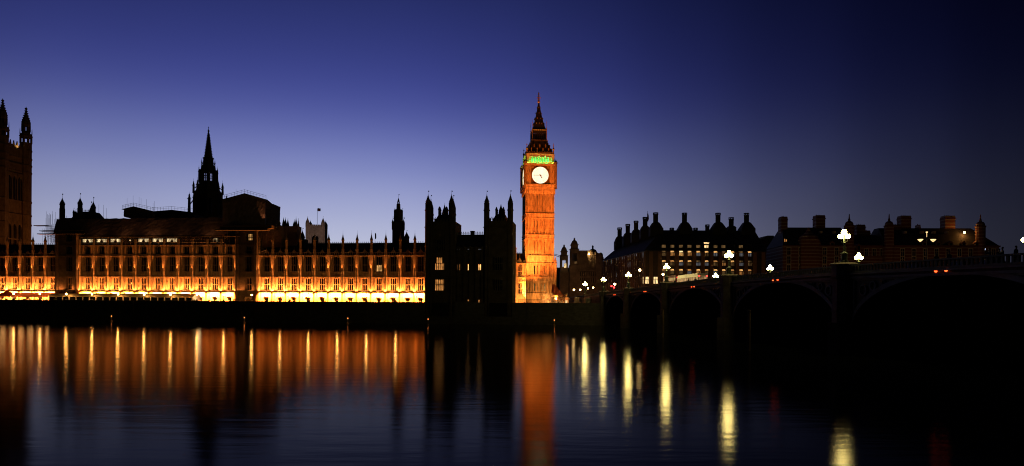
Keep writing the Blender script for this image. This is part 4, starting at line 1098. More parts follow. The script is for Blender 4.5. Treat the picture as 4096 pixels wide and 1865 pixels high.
# ------------------------------------------------------------------ bare tree before the tower
def bare_tree(name, label, loc, h, spread, seed, m_='bark', lit=False):
    rd = random.Random(seed); r = thing(name, label, 'tree', loc)
    t = MB(); c = MB()
    t.tube((0, 0, -.3), (0.05, 0, h * .28), h * .035, h * .026, 7)
    def grow(p, d, L, rad, depth):
        q = p + d * L; c.tube(p, q, rad, rad * .68, 4 if depth > 1 else 5)
        if depth >= 5: return
        for k in range(3 if depth < 4 else 2):
            nd = (d + Vector((rd.gauss(0, .55), rd.gauss(0, .55), rd.gauss(.08, .4))) * spread).normalized()
            grow(q, nd, L * rd.uniform(.62, .86), rad * .62, depth + 1)
    for k in range(6):
        a = k * 1.05 + rd.uniform(-.3, .3); grow(Vector((0.05, 0, h * (.18 + .02 * k))), Vector((math.cos(a) * .8, math.sin(a) * .8, .9)).normalized(), h * .22, h * .026, 0)
    t.build('trunk', m_, r); c.build('crown', m_, r); return r
tl = P(2193, 1203, 238); tl.z = GZ
bare_tree('bare_tree', 'leafless bushy tree lit gold at the foot of the clock tower', tl, 5.6, 1.0, 4)
o = lamp('SPOT', 'tree_light', (tl.x - 1.5, tl.y - 5, GZ + .2), 11000, (1, .42, .12), spot_size=R(75), spot_blend=.6); aim(o, (tl.x, tl.y, GZ + 3))
tl2 = P(2235, 1203, 240); tl2.z = GZ
bare_tree('bare_tree', 'smaller dark leafless tree between the lit tree and the kiosk', tl2, 4.4, .9, 9)
# gabled shelter and kiosk by the tower
gl = P(2235, 1200, 246); gl.z = GZ
r = thing('gabled_shelter', 'small low shelter with a steep dark red gable and a lit stall side', 'shelter', gl, R(8))
m = MB(); zt_ = P(2222, 1137, 246).z - GZ; m.loft([(-2.2, 0, 2.2), (3.2, 0, 2.2), (3.2, 5, 2.2), (-2.2, 5, 2.2)], [(-1.6, 1.2, zt_), (-1.3, 1.2, zt_), (-1.3, 4, zt_), (-1.6, 4, zt_)]); m.build('roof', 'awning', r)
m = MB(); m.box(-2, 3, .3, 4.6, 0, 2.2); m.build('wall', 'tower_stone', r)
m = MB(); m.box(-1.4, 2.6, .2, .26, .7, 1.9); m.build('lit_front', 'win_warm', r)
lamp('POINT', 'stall_light', (gl.x + 1.5, gl.y - 2, GZ + 1.2), 260, (1, .3, .06), shadow_soft_size=.2)
kl = P(2264, 1192, 244); kl.z = GZ
r = thing('kiosk', 'small octagonal kiosk with a peaked lantern roof glowing orange', 'kiosk', kl)
m = MB(); m.prism(0, 0, 0, 2.4, 1.1); m.lathe(0, 0, [(1.5, 2.4), (1.4, 2.55), (.9, 3.3), (.5, 3.5), (.5, 4.0), (.7, 4.05), (.1, 4.7)]); m.build('body', 'tower_stone', r)
m = MB(); m.box(-.4, .4, -1.12, -1.06, .4, 2.2); m.build('lit_front', 'win_lobby', r)
lamp('POINT', 'kiosk_light', (kl.x + .3, kl.y - 3, GZ + 2.2), 420, (1, .33, .08), shadow_soft_size=.2)
bl = P(2250, 1206, 230); bl.z = GZ

# ------------------------------------------------------------------ spires and towers behind the river front
def silh(name, label, cat, px, Y, rz=0.0):
    b = P(px, 1200, Y); r = thing(name, label, cat, (b.x, Y, GZ), rz)
    return r, (lambda py: P(px, py, Y).z - GZ), Y / F
# openwork octagonal spire
r, z, k = silh('octagonal_spire', 'black octagonal openwork spire tower rising behind the sheeted roof', 'spire', 830, 300)
m = MB(); W = 54 * k
m.prism(0, 0, 0, z(772), W); m.prism(0, 0, z(776), z(770), W * 1.06)
m.lathe(0, 0, [(W * .92, z(772)), (40 * k, z(752)), (32 * k, z(733))])
m.build('drum', 'dark_stone', r)
m = MB(); R2 = 29 * k
for i in range(8):
    a = math.pi / 8 + i * math.pi / 4; m.prism(R2 * math.cos(a), R2 * math.sin(a), z(735), z(680), 5.2 * k, 4.6 * k)
m.prism(0, 0, z(690), z(664), R2 * 1.0, R2 * .9); m.prism(0, 0, z(740), z(727), R2 * 1.02)
for i in range(8):
    a = i * math.pi / 4; ca, sa = math.cos(a), math.sin(a); rr = R2 * .92
    t = Vector((-sa, ca, 0)); c = Vector((ca * rr, sa * rr, 0))
    for o_ in (-.5, 0, .5): 
        q = c + t * o_ * R2 * .38; m.tube((q.x, q.y, z(730)), (q.x, q.y, z(684)), .13, .13, 4)
    p0, p1 = c - t * R2 * .36, c + t * R2 * .36; m.tube((p0.x, p0.y, z(708)), (p1.x, p1.y, z(708)), .22, .22, 4); m.tube((p0.x, p0.y, z(687)), (p1.x, p1.y, z(687)), .3, .3, 4)
m.prism(0, 0, z(666), z(634), 19.5 * k, 18.5 * k); m.prism(0, 0, z(666), z(660), 24 * k, 21 * k); m.prism(0, 0, z(636), z(632), 21 * k)
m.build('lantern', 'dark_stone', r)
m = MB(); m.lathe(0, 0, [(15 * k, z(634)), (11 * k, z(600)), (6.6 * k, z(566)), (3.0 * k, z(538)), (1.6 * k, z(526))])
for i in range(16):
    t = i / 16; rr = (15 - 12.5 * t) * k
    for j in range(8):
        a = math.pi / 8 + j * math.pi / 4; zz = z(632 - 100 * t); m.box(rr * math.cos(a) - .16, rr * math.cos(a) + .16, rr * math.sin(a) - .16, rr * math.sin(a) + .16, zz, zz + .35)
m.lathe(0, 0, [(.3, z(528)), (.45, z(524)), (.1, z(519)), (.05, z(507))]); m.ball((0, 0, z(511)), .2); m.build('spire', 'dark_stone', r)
def ringpin(R_, py0, py1, py2, py3, rr, n=8):
    for i in range(n):
        a = math.pi / 8 + i * math.pi / 4; m = MB(); x, y = R_ * k * math.cos(a), R_ * k * math.sin(a)
        m.prism(x, y, z(py0), z(py1), rr, rr * .85); m.prism(x, y, z(py1 + 1), z(py1 - 1), rr * 1.4); m.lathe(x, y, [(rr * .9, z(py1)), (rr * .5, z((py1 + py2) / 2)), (.05, z(py2))])
        for t in (.25, .5, .75): m.prism(x, y, z(py1 + (py2 - py1) * t), z(py1 + (py2 - py1) * t) + .2, rr * (1.15 - t * .8))
        m.tube((x, y, z(py2)), (x, y, z(py3)), .05, .03, 4)
        xi, yi = x * .78, y * .78; m.tube((x, y, z(py0 - (py0 - py1) * .6)), (xi, yi, z(py0 - (py0 - py1) * .95)), .22, .22, 4)
        m.build('pinnacle', 'dark_stone', r)
ringpin(68, 863, 800, 778, 772, .62); ringpin(53, 775, 748, 728, 718, .5); ringpin(34, 733, 690, 670, 663, .32); ringpin(24, 668, 652, 640, 634, .22)
for i, a in enumerate((-.62, -.22, .2, .6)):
    g = MB(); x = W * math.sin(a) * .95; g.box(x - .9, x + .9, -W * .93, -W * .91 + .1, z(858), z(800)); g.build('window', 'glass', r)

# stepped ventilation tower with a pierced lantern
r, z, k = silh('stepped_tower', 'slim dark stepped turret tower with a tiny pierced lantern above the slate roof', 'tower', 1591.5, 262, R(8))
m = MB(); m.square(0, 0, [(23 * k, 0), (23 * k, z(893))]); m.square(0, 0, [(25 * k, z(919)), (25 * k, z(915))]); m.square(0, 0, [(24 * k, z(896)), (24 * k, z(892))])
m.prism(0, 0, z(893), z(840), 13.5 * k); m.prism(0, 0, z(843), z(839), 15.5 * k); m.prism(0, 0, z(840), z(817), 9 * k, 8 * k)
for i in range(8):
    a = math.pi / 8 + i * math.pi / 4; m.tube((5 * k * math.cos(a), 5 * k * math.sin(a), z(818)), (4.4 * k * math.cos(a), 4.4 * k * math.sin(a), z(808)), .14, .14, 4)
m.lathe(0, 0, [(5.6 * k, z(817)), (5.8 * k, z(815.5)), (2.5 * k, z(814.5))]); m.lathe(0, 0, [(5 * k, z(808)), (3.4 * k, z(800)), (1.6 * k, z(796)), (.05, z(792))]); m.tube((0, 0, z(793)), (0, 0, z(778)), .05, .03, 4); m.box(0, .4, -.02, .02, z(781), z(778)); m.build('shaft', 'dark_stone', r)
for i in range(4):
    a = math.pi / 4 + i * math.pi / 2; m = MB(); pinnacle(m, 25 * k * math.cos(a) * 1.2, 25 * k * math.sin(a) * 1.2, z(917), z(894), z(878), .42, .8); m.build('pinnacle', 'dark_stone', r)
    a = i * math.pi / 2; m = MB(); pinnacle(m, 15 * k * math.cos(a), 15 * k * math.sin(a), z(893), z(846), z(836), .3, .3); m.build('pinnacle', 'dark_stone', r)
r, z, k = silh('chimney_turret', 'small dark crocketed turret beside the slim stepped tower', 'turret', 1625, 258)
m = MB(); pinnacle(m, 0, 0, 0, z(952), z(927), 1.0, .5); pinnacle(m, -1.2, .3, 0, z(955), z(940), .5, .3); m.build('turret', 'dark_stone', r)

# great square tower at the left edge
Yv = 330.0
VA = R(-6.49); VC = P(6, 1200, 313.0); vt = thing('square_tower', 'huge square gothic tower with octagonal corner turrets, dimly lit at the edge of the palace', 'tower', (VC.x, 313, GZ), VA)
FV = Frame(VC.x, 313, VA + math.pi / 2)
k = Yv / F; zv = lambda py: P(60, py, Yv).z - GZ
Wd = FV.s(100)
MV = Matrix.Translation((0, Wd, 0)) @ Matrix.Rotation(math.pi / 2, 4, 'Z')
UW = Wd / 17.0
m = MB(); m.box(-Wd, 0, 0, Wd, 0, zv(612)); m.build('core', 'stone', vt)
CS = [-Wd * q for q in (.28, .5, .72)]
m = MB()
def vface(b):
    for py in (965, 905, 868, 815, 700, 672, 645, 612): b.box(-Wd, 0, -.5, 0, zv(py) - .3, zv(py) + .3)
    for i in range(20):
        x = -Wd + Wd * (i + .5) / 20
        for za, zb in ((902, 870), (698, 674), (642, 615)): b.box(x - .3, x + .3, -.35, 0, zv(za), zv(zb))
    for i in range(14):
        x = -Wd + Wd * (i + .5) / 14; b.box(x - .55, x + .55, -.4, .3, zv(612), zv(600)); 
        if i % 2 == 0: b.xz([(x - .5, zv(600)), (x + .5, zv(600)), (x, zv(583))], -.3, .2)
    b.box(-Wd, 0, -.35, .25, zv(606), zv(603))
    for c in CS:
        for za, zb in ((815, 720), (1060, 905)):
            b.box(c - 1.75, c - 1.2, -.45, 0, zv(za), zv(zb)); b.box(c + 1.2, c + 1.75, -.45, 0, zv(za), zv(zb)); pointed_head(b, c - 1.2, c + 1.2, zv(zb), 2.6, -.4, 0); b.box(c - 1.75, c + 1.75, -.45, 0, zv(zb), zv(zb) + 1.4)
            for j in (-.4, .4): b.box(c + j - .08, c + j + .08, -.25, 0, zv(za), zv(zb))
m.M = MV; vface(m); m.build('side_panelling', 'stone', vt)
for c in CS:
    for za, zb in ((815, 720), (1060, 905)):
        g = MB(); g.M = MV; g.box(c - 1.2, c + 1.2, -.12, -.05, zv(za), zv(zb)); g.build('window', 'glass', vt)
m = MB(); m.loft([(-Wd + 2, 2, zv(612)), (-2, 2, zv(612)), (-2, Wd - 2, zv(612)), (-Wd + 2, Wd - 2, zv(612))], [(-Wd + 6, 6, zv(570)), (-6, 6, zv(578)), (-6, Wd - 6, zv(578)), (-Wd + 6, Wd - 6, zv(570))]); ro = m.build('roof', 'pale_stone', vt)
m = MB(); m.M = MV; cresting(m, -Wd + 6, -6, 6.2, zv(576), 2.0, 1.2); m.build('ridge_cresting', 'iron', ro)
def vturret(x, y, s, tip):
    z_ = lambda py: zv(tip + (py - 436)) 
    m = MB(); rr = 2.55 * s; m.prism(x, y, 0, zv(600), rr)
    for py in (965, 905, 868, 815, 700, 672, 645, 612): m.prism(x, y, zv(py) - .35, zv(py) + .35, rr * 1.08)
    m.prism(x, y, zv(600), z_(580), rr)
    for i in range(8):
        a = math.pi / 8 + i * math.pi / 4; 
        for za, zb, q in ((582, 558, .9), (535, 512, .62)): m.tube((x + rr * q * math.cos(a), y + rr * q * math.sin(a), z_(za)), (x + rr * q * math.cos(a), y + rr * q * math.sin(a), z_(zb)), .42, .42, 4)
        m.tube((x + rr * 1.0 * math.cos(a), y + rr * 1.0 * math.sin(a), z_(545)), (x + rr * 1.0 * math.cos(a), y + rr * 1.0 * math.sin(a), z_(524)), .16, .05, 4)
    m.prism(x, y, z_(560), z_(545), rr * 1.04); m.prism(x, y, z_(555), z_(553), rr * 1.14); m.prism(x, y, z_(545), z_(534), rr * .72); m.prism(x, y, z_(514), z_(506), rr * .76, rr * .8)
    m.lathe(x, y, [(rr * .78, z_(506)), (rr * .68, z_(492)), (rr * .42, z_(478)), (rr * .22, z_(462)), (rr * .13, z_(450)), (.25, z_(447))])
    for t in range(6): m.prism(x, y, z_(500 - 9 * t), z_(498 - 9 * t), rr * (.8 - .1 * t))
    m.lathe(x, y, [(.25, z_(450)), (.6, z_(446.5)), (.62, z_(443.5)), (.2, z_(441)), (.06, z_(436))]); m.build('corner_turret', 'stone', vt)
vturret(0, 0, 1, 436); vturret(0, Wd, 1, 436); vturret(-Wd, 0, 1, 436); vturret(-Wd, Wd, 1, 436)
o = lamp('SPOT', 'square_tower_flood', FV.w(Wd * .4, -34, GZ + 14), 6500, (1, .32, .06), spot_size=R(95), spot_blend=.8); aim(o, FV.w(Wd * .5, 0, 42))
o = lamp('SPOT', 'roof_light', FV.w(Wd * .6, -1.6, zv(606) + GZ), 500, (1, .62, .25), spot_size=R(110), spot_blend=.8); o.data.energy = 110; aim(o, FV.w(Wd * .5, 5, zv(580) + GZ))

# turreted tower behind the left scaffold
r, z, k = silh('turreted_tower', 'black turreted tower top with four spiky pinnacles behind the jutting scaffold', 'tower', 305, 258, R(-6))
X = lambda px: (px - 305) * k
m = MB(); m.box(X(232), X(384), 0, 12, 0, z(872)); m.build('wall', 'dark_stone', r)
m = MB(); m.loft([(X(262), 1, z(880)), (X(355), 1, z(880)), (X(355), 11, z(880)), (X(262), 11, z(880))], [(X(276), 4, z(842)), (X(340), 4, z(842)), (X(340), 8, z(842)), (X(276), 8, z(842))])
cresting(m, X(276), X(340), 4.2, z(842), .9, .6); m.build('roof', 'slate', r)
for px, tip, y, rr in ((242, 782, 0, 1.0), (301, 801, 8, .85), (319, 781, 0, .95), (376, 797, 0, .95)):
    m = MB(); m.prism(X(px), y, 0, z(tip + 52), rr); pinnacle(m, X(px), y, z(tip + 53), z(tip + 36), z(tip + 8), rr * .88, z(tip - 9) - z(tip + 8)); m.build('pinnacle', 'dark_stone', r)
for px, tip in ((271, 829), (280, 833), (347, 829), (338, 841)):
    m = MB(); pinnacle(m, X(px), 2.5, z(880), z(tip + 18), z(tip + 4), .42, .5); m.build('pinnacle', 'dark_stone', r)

# church tower with a flag
r, z, k = silh('church_tower', 'pale pinkish square church tower with corner pinnacles flying a small flag', 'church tower', 1265, 420, R(6))
m = MB(); h = 30 * k
m.square(0, 0, [(h, 0), (h, z(909))])
def cface(b):
    b.box(-h - .3, h + .3, -h - .3, -h, z(924) - .25, z(924) + .25); b.box(-h - .3, h + .3, -h - .35, -h, z(911), z(906))
    for i in range(6):
        x = -h + 1.2 + (2 * h - 2.4) * i / 5; b.box(x - .55, x + .55, -h - .1, -h + .6, z(908), z(902))
    for s in (-1, 1):
        b.box(s * h - 1.1, s * h + 1.1, -h - .5, -h + .3, 0, z(906)); b.box(s * h * .55 - .3, s * h * .55 + .3, -h - .3, -h, z(966), z(926))
    pointed_head(b, -h * .52, h * .52, z(944), 3.2, -h - .3, -h)
    b.box(-h * .52, h * .52, -h - .3, -h, z(944), z(926))
    for i in range(5):
        x = -h * .5 + h * i / 4; b.box(x - .2, x + .2, -h - .45, -h - .3, z(942), z(928))
four(m, cface); m.build('wall', 'pale_stone', r)
g = MB(); g.box(-h * .5, h * .5, -h - .08, -h - .02, z(1000), z(944)); o = g.build('window', 'glass', r); t = MB(); tracery(t, -h * .5, h * .5, z(1000), z(946), 2, (), -h - .3, -h - .1, .3); t.build('tracery', 'pale_stone', o)
for sx in (-1, 1):
    for sy in (-1, 1): m = MB(); m.prism(sx * h, sy * h, z(912), z(897), 1.25); pinnacle(m, sx * h, sy * h, z(898), z(896), z(873 if sy < 0 else 880), 1.05, .5); m.build('pinnacle', 'pale_stone', r)
m = MB(); m.tube((.3, 0, z(915)), (.3, 0, z(835)), .16, .1, 5); fp = m.build('flagpole', 'iron', r)
m = MB(); sheet(m, .45, 2.3, 0, 1.8, 0, .1, 6, 3, .12, 3); o = m.build('flag', 'flag', fp); o.location = (0, 0, z(845))
o = lamp('SPOT', 'church_flood', (r.location.x + 10, 375, 40), 9500, (1, .62, .5), spot_size=R(40), spot_blend=.7); aim(o, (r.location.x, 420, z(930) + GZ))
# abbey pinnacles
r, z, k = silh('abbey_gable', 'distant grey gable with clusters of thin pinnacles beside the sheeted box', 'gable', 1165, 400, R(5))
X = lambda px: (px - 1165) * k
m = MB(); m.xz([(X(1110), 0), (X(1200), 0), (X(1200), z(935)), (X(1180), z(918)), (X(1130), z(905)), (X(1110), z(897))], 0, 10); m.build('wall', 'dark_stone', r)
for px, tip, b in ((1134, 871, 902), (1141, 873, 902), (1150.5, 875, 908), (1175.5, 880, 906), (1182.5, 870, 905), (1191.5, 875, 920)):
    m = MB(); m.prism(X(px), -.4, z(965), z(b), .9); pinnacle(m, X(px), -.4, z(b + 4), z(b - 2), z(tip), .8, .3); m.build('pinnacle', 'dark_stone' if px < 1180 else 'pale_stone', r)
r, z, k = silh('slate_turret', 'dark slender crocketed turret near the church tower', 'turret', 1207, 250)
m = MB(); m.box(-1.3, 1.3, 0, 3, 0, z(957)); pinnacle(m, 0, .5, z(958), z(950), z(920), .8, z(911) - z(920)); m.build('turret', 'dark_stone', r)
for px, p1, lab in ((1500, 931, 'thin flagpole with a furled flag above the slate roof ridge'),):
    b = P(px, 970, 270); r = thing('flagpole', lab, 'flagpole', b); zt_ = P(px, p1, 270).z - b.z
    m = MB(); m.tube((0, 0, -3), (0, 0, zt_), .08, .05); m.build('pole', 'iron', r); m = MB(); m.lathe(.25, 0, [(.1, zt_ - 2.6), (.3, zt_ - 2), (.22, zt_ - .5), (.05, zt_ - .1)], 6); m.build('flag', 'flag', r)

# ------------------------------------------------------------------ stone offices with domed towers
Yt = 400.0
r, z, k = silh('stone_offices', 'distant stone government offices with two domed belfry towers and a dome behind', 'building', 2330, Yt, 0)
X = lambda px: (px - 2330) * k
m = MB(); m.box(X(2296), X(2416), 8, 30, 0, z(1008)); m.box(X(2318), X(2352), 4, 12, 0, z(1000)); m.box(X(2352), X(2410), 6, 20, 0, z(1013)); m.box(X(2352), X(2352) + 3.6, 5.4, 8, z(1010), z(999)); m.box(X(2405), X(2410), 5.5, 8, z(1015), z(1007))
m.box(X(2210), X(2300), 14, 40, 0, z(1066))
for py in (1075, 1100, 1125): m.box(X(2296), X(2416), 3.4, 8, z(py) - .3, z(py) + .3)
m.box(X(2300), X(2352), 3.4, 8, 0, z(1085)); m.box(X(2352), X(2415), 3.6, 6, 0, z(1078))
for i in range(14):
    x = X(2302) + (X(2414) - X(2302)) * i / 13
    m.box(x - .45, x + .45, 2.9, 3.4, z(1160), z(1086))
for i in range(9):
    x = X(2354) + (X(2414) - X(2354)) * i / 8; m.box(x - .35, x + .35, 5.6, 6.2, z(1078), z(1014)); 
    if i < 8: m.box(x + .8, x + 1.9, 5.8, 6.1, z(1040), z(1026)); m.box(x + .8, x + 1.9, 5.8, 6.1, z(1066), z(1050))
m.box(X(2352), X(2412), 5.2, 6.2, z(1016), z(1012)); m.box(X(2352), X(2412), 5.4, 6.2, z(1046), z(1043)); m.xz([(X(2370), z(1012)), (X(2400), z(1012)), (X(2385), z(1001))], 5.4, 8)
m.box(X(2384), X(2408), 3.0, 8, 0, z(1022)); m.box(X(2383), X(2409), 2.8, 3.0, z(1024), z(1020)); m.box(X(2386), X(2406), 3.4, 8, z(1022), z(1011))
for q in (2357, 2366): m.box(X(q), X(q) + 1.2, 6.5, 8, z(1014), z(1004))
m.build('wall', 'office_stone', r)
w0 = None
for row in (1120, 1095):
    for i in range(13):
        x = X(2302) + (X(2414) - X(2302)) * (i + .5) / 13
        if row == 1068 and x < X(2354): continue
        if w0 is None:
            g = MB(); g.box(-.7, .7, -.1, .3, -1.4, 1.4); w0 = g.build('window', 'glass', r); o = w0
        else: o = copy_part(w0, r)
        o.location = (x, 3.35, z(row))
def belf(px, tip, w_, y, body):
    m = MB(); c = X(px); h = w_ * k / 2; d = lambda q: z(tip + q)
    m.M = Matrix.Translation((c, y, 0))
    m.square(0, 0, [(h * 1.5, 0), (h * 1.5, d(112)), (h * 1.25, d(108)), (h * 1.25, d(92))])
    for sx in (-1, 1):
        for sy in (-1, 1): m.box(sx * h * .95 - h * .3, sx * h * .95 + h * .3, sy * h * .95 - h * .3, sy * h * .95 + h * .3, d(92), d(50))
    m.square(0, 0, [(h * 1.2, d(64)), (h * 1.2, d(50)), (h * 1.4, d(48)), (h * 1.4, d(46)), (h * 1.0, d(44)), (h * 1.0, d(31)), (h * 1.2, d(30)), (h * 1.2, d(28))])
    m.lathe(0, 0, [(h * 1.05, d(28)), (h * .98, d(22)), (h * .7, d(14)), (h * .32, d(10)), (h * .25, d(7)), (h * .3, d(4)), (.05, d(0))], 12)
    m.M = None; m.build('belfry_tower', 'office_stone', r)
    g = MB(); g.M = Matrix.Translation((c, y, 0))
    for sx in (-1, 0, 1): pass
    return d
belf(2258, 975, 24, 6, 0); d = belf(2298.5, 949, 27, 4, 0)
g = MB(); g.box(X(2256), X(2265), 1.5, 1.7, z(1071), z(1054)); g.build('lit_window', M['win_lobby'], r)
g = MB(); g.box(X(2297), X(2306), -.9, -.7, z(1056), z(1047)); g.build('lit_window', M['win_dim'], r)
g = MB(); g.box(X(2222), X(2227), 13.7, 13.9, z(1100), z(1088)); g.build('lit_window', M['win_dim'], r)
m = MB(); c = X(2381); m.prism(c, 14, z(1015), z(1008), 19 * k, n=12); m.lathe(c, 14, [(19 * k, z(1008)), (17.5 * k, z(1000)), (13 * k, z(992)), (6 * k, z(988.5)), (3.5 * k, z(988)), (3.5 * k, z(979)), (4.5 * k, z(978)), (2 * k, z(974)), (.05, z(972))], 14); m.build('dome', 'copper', r, False)
m = MB(); m.ball((X(2358), 4.4, z(1014)), .55); m.build('roof_lamp', 'lit_street', r)
o = lamp('SPOT', 'street_glow', (r.location.x - 4, Yt - 40, GZ + 5), 4500, (1, .42, .16), spot_size=R(80), spot_blend=.8); aim(o, (r.location.x + 2, Yt, 24))
# crane far behind
b = P(2216, 1019, 520); e_ = P(2241, 1030, 520); r = thing('crane', 'faint red crane jib far off between the clock tower and the domed towers', 'crane', (e_.x, 520, GZ))
m = MB(); q = Vector((0, 0, e_.z - GZ)); m.tube((0, 0, 0), q + Vector((0, 0, 2)), .5, .4, 4); m.build('mast', 'red_paint', r)
m = MB(); jb = Vector((b.x - e_.x - 6, 0, b.z - GZ + 2)); m.tube(q, jb, .25, .2, 4); m.tube(q + Vector((0, 0, 1.4)), jb, .2, .15, 4)
for i in range(9): p0 = q.lerp(jb, i / 9); m.tube(p0, (q + Vector((0, 0, 1.4))).lerp(jb, (i + .5) / 9), .1, .1, 4)
m.build('jib', 'red_paint', r)

# ------------------------------------------------------------------ modern offices with tall chimneys
A = Vector((57.1, 290, 0)); B = Vector((108.6, 290, 0)); Cc = Vector((47.6, 353, 0)); D = Vector((108, 353, 0))
mo = thing('office_building', 'dark modern office block with rows of lit windows and tall round chimneys', 'office building', (A.x, A.y, GZ))
zz = lambda px, py, Y=290.0: P(px, py, Y).z - GZ
b_, c_, d_ = B - A, Cc - A, D - A
zE = zz(2580, 1003)
m = MB(); m.xy([(0, 0), (b_.x, 0), (d_.x, d_.y), (c_.x, c_.y)], 0, zE); m.build('wall', 'bronze', mo)
zR = zz(2780, 922, 304)
m = MB(); m.loft([(-.6, -.6, zE), (b_.x + .6, -.6, zE), (d_.x + .6, d_.y + .6, zE), (c_.x - .6, c_.y + .6, zE)], [(10, 14, zR), (52, 14, zR), (d_.x - 10, d_.y - 14, zR), (c_.x + 11, c_.y - 14, zR)]); mr = m.build('roof', 'copper', mo)
pf = lambda px: (px - 2580) * 290 / F
XW = [pf(q) for q in (2655, 2689, 2724, 2758, 2793, 2826, 2862, 2894, 2929, 2964, 2998)]
ROWS = (1014, 1052, 1087)
m = MB()
for i in range(14):
    x = pf(2603 + 34.5 * i * 1.0); m.box(x - .75, x + .75, -.7, 0, 0, zE - .4)
m.build('pier', 'sandstone', mo)
wp = {}
rd = random.Random(21)
def pwin(kind, x, py, w_=.86, h0=11, h1=10):
    z0, z1 = zz(2780, py + h0), zz(2780, py - h1); zm = z0 + (z1 - z0) * .6
    key = (kind, py)
    if key not in wp:
        g = MB(); g.box(-w_, w_, -.12, -.02, z0, zm); o = g.build('window', kind[1], mo); wp[key] = o
        g = MB(); g.xz([(-w_, zm + .15), (w_ * .9, zm + .3), (w_ * .6, z1), (-w_, z1)], -.12, -.02); under(g.build('upper_pane', kind[0], o), o)
        t = MB(); t.box(-w_ - .1, w_ + .1, -.3, -.12, zm - .05, zm + .18)
        for q in (-.62, -.3, -.1, .25, .52, .7): t.box(q - .05, q + rd.uniform(.0, .12), -.24, -.12, z0, zm)
        t.box(-w_ - .15, w_ + .15, -.4, -.02, z0 - .25, z0); t.box(-w_ - .15, w_ + .15, -.4, -.02, z1, z1 + .2)
        under(t.build('window_frame', 'bronze', o), o)
        o.location.x = x
    else: copy_part(wp[key], mo, (x, 0, 0))
for j, py in enumerate(ROWS):
    for i, x in enumerate(XW):
        u_ = rd.random()
        kind = (rd.choice(('win_pale', 'win_pale', 'win_warm', 'win_dim')), rd.choice(('win_warm', 'win_dim', 'win_dim', 'win_cool')))
        if (i, j) == (2, 0): kind = ('win_lobby', 'win_pale')
        pwin(kind, x, py)
for i, x in enumerate(XW):                     # dormer row in the roof
    kind = 'win_lobby' if i == 5 else ('win_dim' if i in (0, 1, 2, 3, 4, 6, 7, 9) else 'glass')
    g = MB(); z0, z1 = zz(2780, 991), zz(2780, 980); g.box(x - .85, x + .85, .6, .75, z0, z1); o = g.build('dormer_window', kind, mo)
    t = MB(); t.box(x - 1.1, x - .85, .5, 4, z0 - .2, z1 + .4); t.box(x + .85, x + 1.1, .5, 4, z0 - .2, z1 + .4); t.box(x - 1.1, x + 1.1, .5, 5, z1, z1 + .4); t.build('dormer', 'copper', o)
    if i == 5: g = MB(); g.xz([(x - 1.0, z1 + .5), (x + 1.0, z1 + .5), (x + 1.2, z1 + 1.2), (x - 1.2, z1 + 1.2)], .45, .55); g.build('lit_panel', 'win_lobby', mo)
for px, wd in ((2583, 2.6), (2622, 1.7)):
    g = MB(); x = pf(px); g.box(x - wd / 2, x + wd / 2, -.15, -.05, zz(2600, 1135), zz(2600, 1108)); o = g.build('lobby_window', 'win_lobby', mo); t = MB(); t.box(x - .06, x + .06, -.25, -.15, zz(2600, 1135), zz(2600, 1108)); t.box(x - wd / 2, x + wd / 2, -.25, -.15, zz(2600, 1119), zz(2600, 1118)); t.build('window_frame', 'bronze', o)
# receding side: upright piers and pale windows
Ls = c_.length; ang = math.atan2(c_.y, c_.x)
Ms = Matrix.Rotation(ang, 4, 'Z')
m = MB(); m.M = Ms
for i in range(23): x = Ls * i / 22; m.box(x - .35, x + .35, 0.02, .75, 0, zE - .4)
for py in (1032, 1068, 1104): zq = zz(2580, py); m.box(0, Ls, .02, .4, zq - .3, zq + .3)
m.build('side_pier', 'sandstone', mo)
sw = {}
for j, (py, pr, kinds) in enumerate(((1013, .95, ('win_cool', 'win_cool')), (1023, .75, ('win_cool', 'win_dim')), (1047, .55, ('win_cool', 'win_dim')), (1083, .5, ('win_cool', 'win_dim')))):
    for i in range(15):
        if rd.random() > pr: continue
        kind = rd.choice(kinds); key = (j, kind)
        if key not in sw:
            g = MB(); zc = zz(2580, py); g.box(-.85, .85, .1, .2, zc - (.5 if j == 0 else 1.0), zc + (.5 if j == 0 else 1.0)); sw[key] = g.build('side_window', kind, mo); o = sw[key]
        else: o = copy_part(sw[key], mo)
        xx = Ls * (i + .5) / 15
        o.matrix_local = Ms @ Matrix.Translation((xx, 0, 0))
def chim(px, top, neck, base, Y, halfw, flare, lit=False):
    c = P(px, 1100, Y); m = MB(); kx = Y / F; z_ = lambda py: P(px, py, Y).z - GZ
    x, y = c.x - A.x, Y - A.y
    m.prism(x, y, z_(neck), z_(top + 9), halfw * kx, n=14)
    for i in range(4): m.prism(x, y, z_(top + 9 + (neck - top - 9) * (i + .5) / 4) - .08, z_(top + 9 + (neck - top - 9) * (i + .5) / 4) + .08, halfw * kx * 1.04, n=14)
    m.prism(x, y, z_(top + 9), z_(top + 7), halfw * kx * 1.12, n=14); m.prism(x, y, z_(top + 2), z_(top), halfw * kx * 1.12, n=14)
    for i in range(8):
        a = i * math.pi / 4; m.tube((x + halfw * kx * math.cos(a), y + halfw * kx * math.sin(a), z_(top + 8)), (x + halfw * kx * math.cos(a), y + halfw * kx * math.sin(a), z_(top + 1)), .17, .17, 4)
    if flare: m.square(x, y, [(flare * kx, z_(base + 26)), (flare * kx, z_(base - 5)), (flare * .92 * kx, z_(base - 8)), (halfw * 1.75 * kx, z_(neck + 6)), (halfw * 1.3 * kx, z_(neck - 1)), (halfw * kx, z_(neck - 3))])
    o = m.build('chimney', 'copper', mo)
    if lit: g = MB(); g.prism(x, y, z_(neck + 3), z_(neck), halfw * 1.25 * kx, n=14); g.build('chimney_light', 'win_lobby', o)
